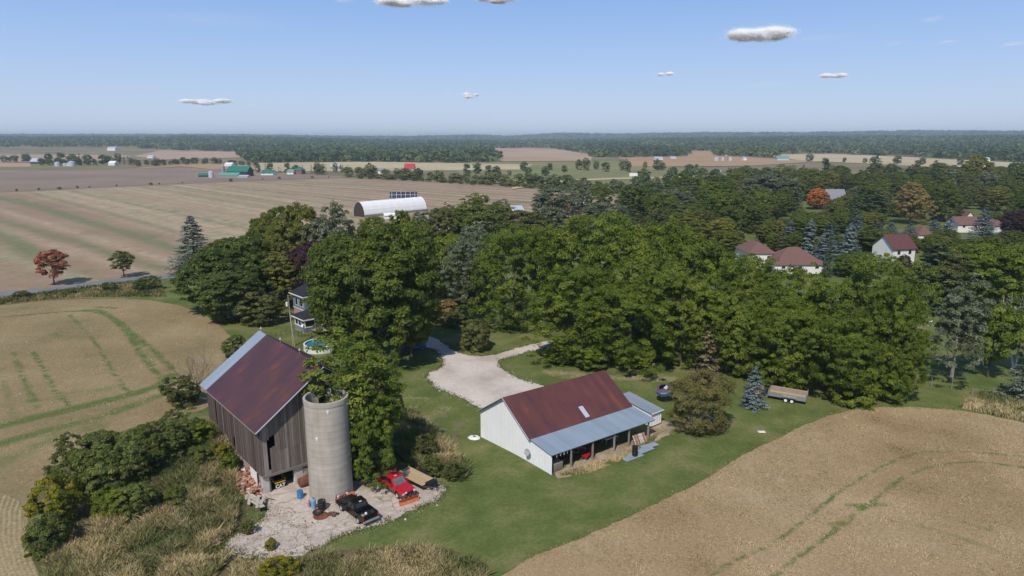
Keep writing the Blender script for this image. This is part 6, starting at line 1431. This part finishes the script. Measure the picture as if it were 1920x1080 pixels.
# trees massed in the village, everything behind the walnut grove
KEEP = [(1390, 455, 1545, 496, 330), (1668, 442, 1735, 496, 290), (1790, 396, 1892, 432, 480), (1718, 424, 1755, 450, 480), (1556, 354, 1586, 366, 480), (1068, 372, 1105, 396, 430), (1508, 352, 1556, 395, 440),
        (1460, 405, 1610, 490, 270), (1625, 404, 1800, 448, 330), (1815, 386, 1870, 456, 320), (1670, 340, 1740, 425, 400), (1190, 416, 1204, 426, 420)]
VILL = [(1150, 470), (1180, 400), (1260, 365), (1420, 345), (1700, 338), (1990, 336), (2060, 470), (1900, 560), (1760, 520), (1600, 500), (1380, 490), (1250, 470)]
g = random.Random(77); spots = []
pv = np.array(VILL)
tries = 0
while len(spots) < 300 and tries < 24000:
    tries += 1; u = g.uniform(1150, 2060); v = 336+(560-336)*g.random()**1.35
    if not inside(np.array([u]), np.array([v]), VILL)[0]: continue
    p = at(u, v); fir = g.random() < .16; H = g.uniform(12, 18.5)*(1.05 if fir else 1); Wt = H*(g.uniform(.45, .6) if fir else g.uniform(.75, 1.05))
    if any((p-q).length < .33*(Wt+w2) for q, w2 in spots): continue
    for sc in (1, .72, .5, .33, 0):
        ut, vt = proj(p.x, p.y, H*sc); hw = Wt*max(sc, .3)**.7*FPX/p.y/2
        if not any(u+hw > a+3 and u-hw < c-3 and v > b+2 and vt < d-2 and p.y < D for a, b, c, d, D in KEEP): break
    if sc == 0: continue
    H *= sc; Wt *= sc**.7
    spots.append((p, Wt))
    if fir: plant('fir', g.choice(('darkfir', 'pine', 'darkfir')), p, H, Wt, 'evergreen_tree', 'dark evergreen standing among the leafy trees of the village', group='evergreens massed in the village')
    else:
        k = g.choice(('broad', 'broad', 'loose', 'maple', 'columnar')); f = g.choice(('maple', 'maple', 'walnut', 'locust', 'olive', 'silver', 'yellowish', 'maple', 'locust', 'olive'))
        plant(k if p.y < 420 else 'broad', f, p, H, Wt, 'village_tree', 'leafy tree massed with others among the village houses', group='leafy trees massed in the village')
def row(pts, n, hpx, asp, kind, fols, name, label, group, jv=1.5, seed=1, ju=6):
    g = random.Random(seed); L = [math.dist(a, b) for a, b in zip(pts[:-1], pts[1:])]; tot = sum(L)
    for i in range(n):
        s = tot*(i+g.uniform(.1, .9))/n
        for (a, b), l in zip(zip(pts[:-1], pts[1:]), L):
            if s <= l: u, v = a[0]+(b[0]-a[0])*s/l, a[1]+(b[1]-a[1])*s/l; break
            s -= l
        h = g.uniform(*hpx); u += g.uniform(-ju, ju); v += g.uniform(-jv, jv)
        k = kind if isinstance(kind, str) else g.choice(kind)
        tree(k, g.choice(fols), u, v, v-h, h*g.uniform(*asp)*(.55 if k == 'farcone' else 1), name, label, group=group)
VG = ('maple', 'locust', 'walnut', 'olive', 'yellowish', 'maple')
for i_, (ps, n_, hp_) in enumerate((([(1440, 472), (1520, 480), (1665, 474)], 17, (22, 44)), ([(1470, 440), (1560, 436), (1650, 432)], 13, (26, 40)), ([(1540, 412), (1640, 408), (1720, 404)], 11, (22, 36)),
        ([(1690, 470), (1800, 474), (1925, 476)], 17, (20, 36)), ([(1736, 452), (1760, 452), (1790, 448)], 6, (12, 20)), ([(1440, 455), (1470, 450)], 5, (28, 44)), ([(1850, 425), (1925, 428)], 6, (20, 34)))):
    row(ps, n_, hp_, (.8, 1.2), ('broad', 'broad', 'maple'), VG, 'village_tree', 'leafy tree massed with others among the village houses', 'leafy trees massed in the village', 4, 50+i_, 8)
HF = ('hedge', 'hedge', 'far', 'hedge')
row([(652, 331), (800, 338), (1000, 350), (1180, 361)], 46, (11, 26), (.8, 1.25), 'farround', HF, 'hedgerow_tree', 'leafy tree in the hedgerow along the far side of the striped field', 'trees of the hedgerow behind the striped field', 2, 3)
row([(652, 333), (800, 340), (1000, 352.5), (1190, 365)], 44, (6, 10), (1.3, 2.), 'farround', HF, 'hedge_bush', 'low bush at the foot of the hedgerow behind the striped field', 'bushes of the hedgerow behind the striped field', 1, 4)
row([(1180, 352), (1300, 345), (1430, 340), (1560, 336)], 26, (16, 30), (.75, 1.1), 'farround', ('far', 'hedge', 'far'), 'roadside_tree', 'leafy tree along the far highway before the ochre field', 'trees along the far highway', 5, 5)
row([(860, 330), (1000, 325), (1180, 320), (1320, 322)], 22, (9, 22), (.7, 1.), 'farround', ('far', 'hedge'), 'pasture_tree', 'scattered tree in the pasture beyond the hedgerow', 'scattered trees in the far pasture', 6, 6)
row([(480, 324), (560, 326), (650, 325)], 18, (9, 20), (.6, 1.), ('farround', 'farround', 'farcone'), ('far',), 'farmyard_tree', 'dark tree around the green-roofed farmhouses', 'trees around the green-roofed farmhouses', 2, 7)
row([(262, 312), (330, 308), (420, 308), (480, 312)], 26, (7, 14), (.8, 1.2), 'farround', ('far',), 'windbreak_tree', 'dark tree in the row behind the green-roofed barn', 'trees in the row behind the green-roofed barn', 1.5, 8)
row([(80, 309), (150, 309), (255, 309)], 34, (10, 22), (.65, 1.), ('farround', 'farround', 'farcone'), ('far',), 'grove_tree', 'dark tree in the grove behind the silver grain bins', 'trees in the grove behind the grain bins', 2, 9)
row([(2, 306), (20, 304), (62, 302)], 7, (8, 16), (.8, 1.1), 'farround', ('far',), 'lone_tree', 'round dark tree at the far left beyond the bare field', 'round trees at the far left', 2, 10)
row([(0, 359), (120, 355), (340, 344), (480, 338), (640, 332)], 15, (2, 6), (1., 1.6), 'farround', ('far', 'hedge'), 'fenceline_bush', 'small bush on the fence line between bare and striped field', 'bushes on the far fence line', .6, 11, 14)
row([(1500, 306), (1700, 308), (1880, 318)], 12, (8, 16), (.8, 1.2), 'farround', ('far',), 'field_tree', 'dark tree at the edge of the pale grain field', 'trees at the edge of the pale grain field', 4, 12)

# ------------------------------------------------------------------ woods in the distance: one mass
def woods(name, label, n, seed, vfun, drange, hr, ww):
    g = np.random.default_rng(seed); P = np.zeros((0, 3))
    while len(P) < n:
        m = n*2; d = np.where(g.random(m) < .55, 1/g.uniform(1/drange[1], 1/drange[0], m), g.uniform(*drange, m)); tu = (g.uniform(-80, 2000, m)-960)/FPX
        y = d; x = tu*d; z = terr(x, y)
        c, s = math.cos(PITCH), math.sin(PITCH); Y = y*c-(z-CAMH)*s; Z = y*s+(z-CAMH)*c; u = 960+FPX*x/Y; v = 540-FPX*Z/Y
        ok = v < vfun(u)
        for q in clear_px[2:]:
            ok &= ~inside(u, v, q)
        P = np.concatenate([P, np.stack([x, y, z], 1)[ok]])
    P = P[:n]; H = g.uniform(*hr, n)*(1+.2*np.sin(P[:, 0]/90)*np.cos(P[:, 1]/140)); R_ = g.uniform(*ww, n)/2*(1+P[:, 1]/9000)
    k = 24; i = np.repeat(np.arange(n), k); o = unit(g.normal(size=(n*k, 3))); o[:, 2] = np.abs(o[:, 2]*1.1)-.25; o = unit(o)
    Q = P[i]+o*np.stack([R_[i], R_[i], H[i]*.52], 1)*g.uniform(.6, 1.05, (n*k, 1)); Q[:, 2] += H[i]*.5
    N = unit(o+np.array([0, 0, .3])+g.normal(size=o.shape)*.45)
    V, F_ = quads(Q, N, R_[i]*.48*g.uniform(.6, 1.3, n*k), .7, g)
    big = np.array([mnoise.noise(Vector((x*.004, y*.0022, seed))) for x, y in P[:, :2]])
    t = (g.normal(.45, .16, n)+big*.45)[i]+g.normal(0, .1, n*k)
    tag(link(name, npmesh(name, V, F_, t), F['far']), label, None, None, 'stuff')
VU = [-100, 0, 250, 300, 440, 470, 560, 720, 860, 950, 960, 1000, 1060, 1120, 1290, 1300, 1335, 1345, 1480, 1500, 1700, 1735, 1745, 2000]
VV = [276, 276, 277, 283, 285, 305, 308, 305, 306, 308, 284, 282, 290, 295, 295, 283, 283, 293, 296, 288, 293, 296, 304, 304]
woods('distant_woods', 'unbroken dark woods covering the far plain and hills', 15000, 5, lambda u: np.interp(u, VU, VV), (1050, 6200), (9, 15), (11, 18))
woods('distant_woods', 'hazy blue woods on the farthest hills', 3500, 6, lambda u: np.full(len(u), 275.), (6200, 9800), (12, 18), (24, 40))

# ------------------------------------------------------------------ clouds
def cloud(label, u, v, w, h, n, seed, dist=7000., lumps=7, thin=False):
    n = int(n*(4 if not thin else 14)); g = np.random.default_rng(seed); r = ray(u, v).normalized(); p = Vector((0, 0, CAMH))+r*dist
    ww = w*dist/FPX/2; hh = h*dist/FPX/2; c = np.stack([g.uniform(-.75, .75, lumps), g.uniform(-.5, .5, lumps), g.uniform(-.35, .3, lumps)], 1); rad = g.uniform(.22, .45, lumps)*(1-np.abs(c[:, 0])*.45)
    c[:, 2] *= (1-np.abs(c[:, 0])*.6); i = g.integers(0, lumps, n); o = unit(g.normal(size=(n, 3)))
    q = c[i]+o*(rad[i]*1.02*g.random(n)**.38*(1+.28*g.exponential(1., n)*(g.random(n) < .3)))[:, None]*np.array([1.1, 1, 1.35])
    if thin: q = np.stack([g.normal(0, .4, n), g.normal(0, .4, n), g.normal(0, .32, n)], 1); q[:, 2] += q[:, 0]*.3
    q[:, 2] = np.maximum(q[:, 2], -.6+.35*g.random(n)**2+.12*np.sin(q[:, 0]*9+seed))
    N = unit(o*.8+np.array([-.2, -.6, .7])+g.normal(size=o.shape)*.12)
    V, Q = quads(q*np.array([ww, ww*.6, hh]), N, dist/FPX*g.uniform(.35, .8, n)*(1. if not thin else .26), .8, g)
    if not thin:                                        # billowing core inside the ragged fringe
        Vs, Qs = [V], [Q]; nu, nv_ = 22, 12; b0 = len(V)
        for k in range(lumps):
            th, ph_ = np.meshgrid(np.linspace(0, 2*np.pi, nu, endpoint=False), np.linspace(.04, np.pi-.04, nv_)); d = np.stack([np.sin(ph_)*np.cos(th), np.sin(ph_)*np.sin(th), np.cos(ph_)], -1).reshape(-1, 3)
            nz = np.array([mnoise.fractal(Vector(tuple(x*2.2+seed+k*3)), 1., 2., 4) for x in d]); pt = c[k]+d*(rad[k]*.66*(1+.35*nz))[:, None]*np.array([1.1, 1, 1.35]); pt[:, 2] = np.maximum(pt[:, 2], -.55)
            i_, j_ = np.meshgrid(np.arange(nu), np.arange(nv_-1)); a_ = (j_*nu+i_).ravel(); b_ = (j_*nu+(i_+1) % nu).ravel()
            Vs.append(pt*np.array([ww, ww*.6, hh])); Qs.append(np.stack([a_, a_+nu, b_+nu, b_], 1)+b0); b0 += len(pt)
        V, Q = np.concatenate(Vs), np.concatenate(Qs)
    me = npmesh('cloud', V, Q, None); me.polygons.foreach_set('use_smooth', np.ones(len(Q), bool))
    o = link('cloud', me, M['cloud']); o.location = p; o.rotation_euler = (0, 0, -math.atan2(r.x, r.y)); tag(o, label, 'cloud')
cloud('big white cumulus cloud high at the right', 1432, 64, 132, 44, 6200, 23, lumps=14)
cloud('flat white cloud cut off by the top edge near the middle', 782, 3, 156, 34, 3600, 2, lumps=9)
cloud('small white cloud at the top edge right of the cut off one', 935, 0, 90, 18, 1100, 3)
cloud('wispy scrap of cloud at the top edge left of the middle', 645, 0, 44, 14, 260, 4, thin=True)
cloud('low flat white cloud over the left fields', 391, 191, 92, 17, 1700, 5)
cloud('small puffy white cloud low over the centre', 879, 179, 36, 15, 620, 6, lumps=5)
cloud('tiny scrap of cloud beside the small puffy one', 842, 178, 12, 6, 40, 16, thin=True)
cloud('small elongated white cloud low at the right', 1560, 141, 50, 14, 850, 7, lumps=5)
cloud('small white cloud above the village at centre right', 1245, 138, 36, 12, 480, 8, lumps=5)
cloud('faint wisp trailing right of the big cumulus', 1530, 72, 130, 16, 260, 9, thin=True)
cloud('faint wisp at the upper right corner', 1748, 36, 36, 14, 150, 10, thin=True)
cloud('white wisp cut by the right edge', 1902, 82, 44, 10, 260, 11, thin=True)
cloud('small wisp below the upper right corner', 1678, 82, 40, 16, 110, 12, thin=True)
cloud('thin wisp between the two right-hand wisps', 1775, 78, 30, 7, 90, 13, thin=True)
cloud('faint low smear of cloud at the right', 1430, 158, 110, 14, 170, 14, thin=True)
cloud('long faint cirrus streak at the upper left', 395, 36, 330, 26, 1300, 17, thin=True)
cloud('faint trail right of the low left cloud', 480, 196, 90, 9, 130, 15, thin=True)
# ------------------------------------------------------------------ air
DENS = 1.15e-4
t = NT('haze_air'); pv_ = t.n('ShaderNodeVolumePrincipled'); pv_.inputs['Color'].default_value = (.72, .87, 1, 1); pv_.inputs['Density'].default_value = DENS; pv_.inputs['Anisotropy'].default_value = .2
t.t.links.new(pv_.outputs[0], t.out.inputs['Volume'])
o = MB().box((-14000, -1500, -8), (15000, 14500, 112)).build('haze', t.m); tag(o, None, None, None, 'stuff')
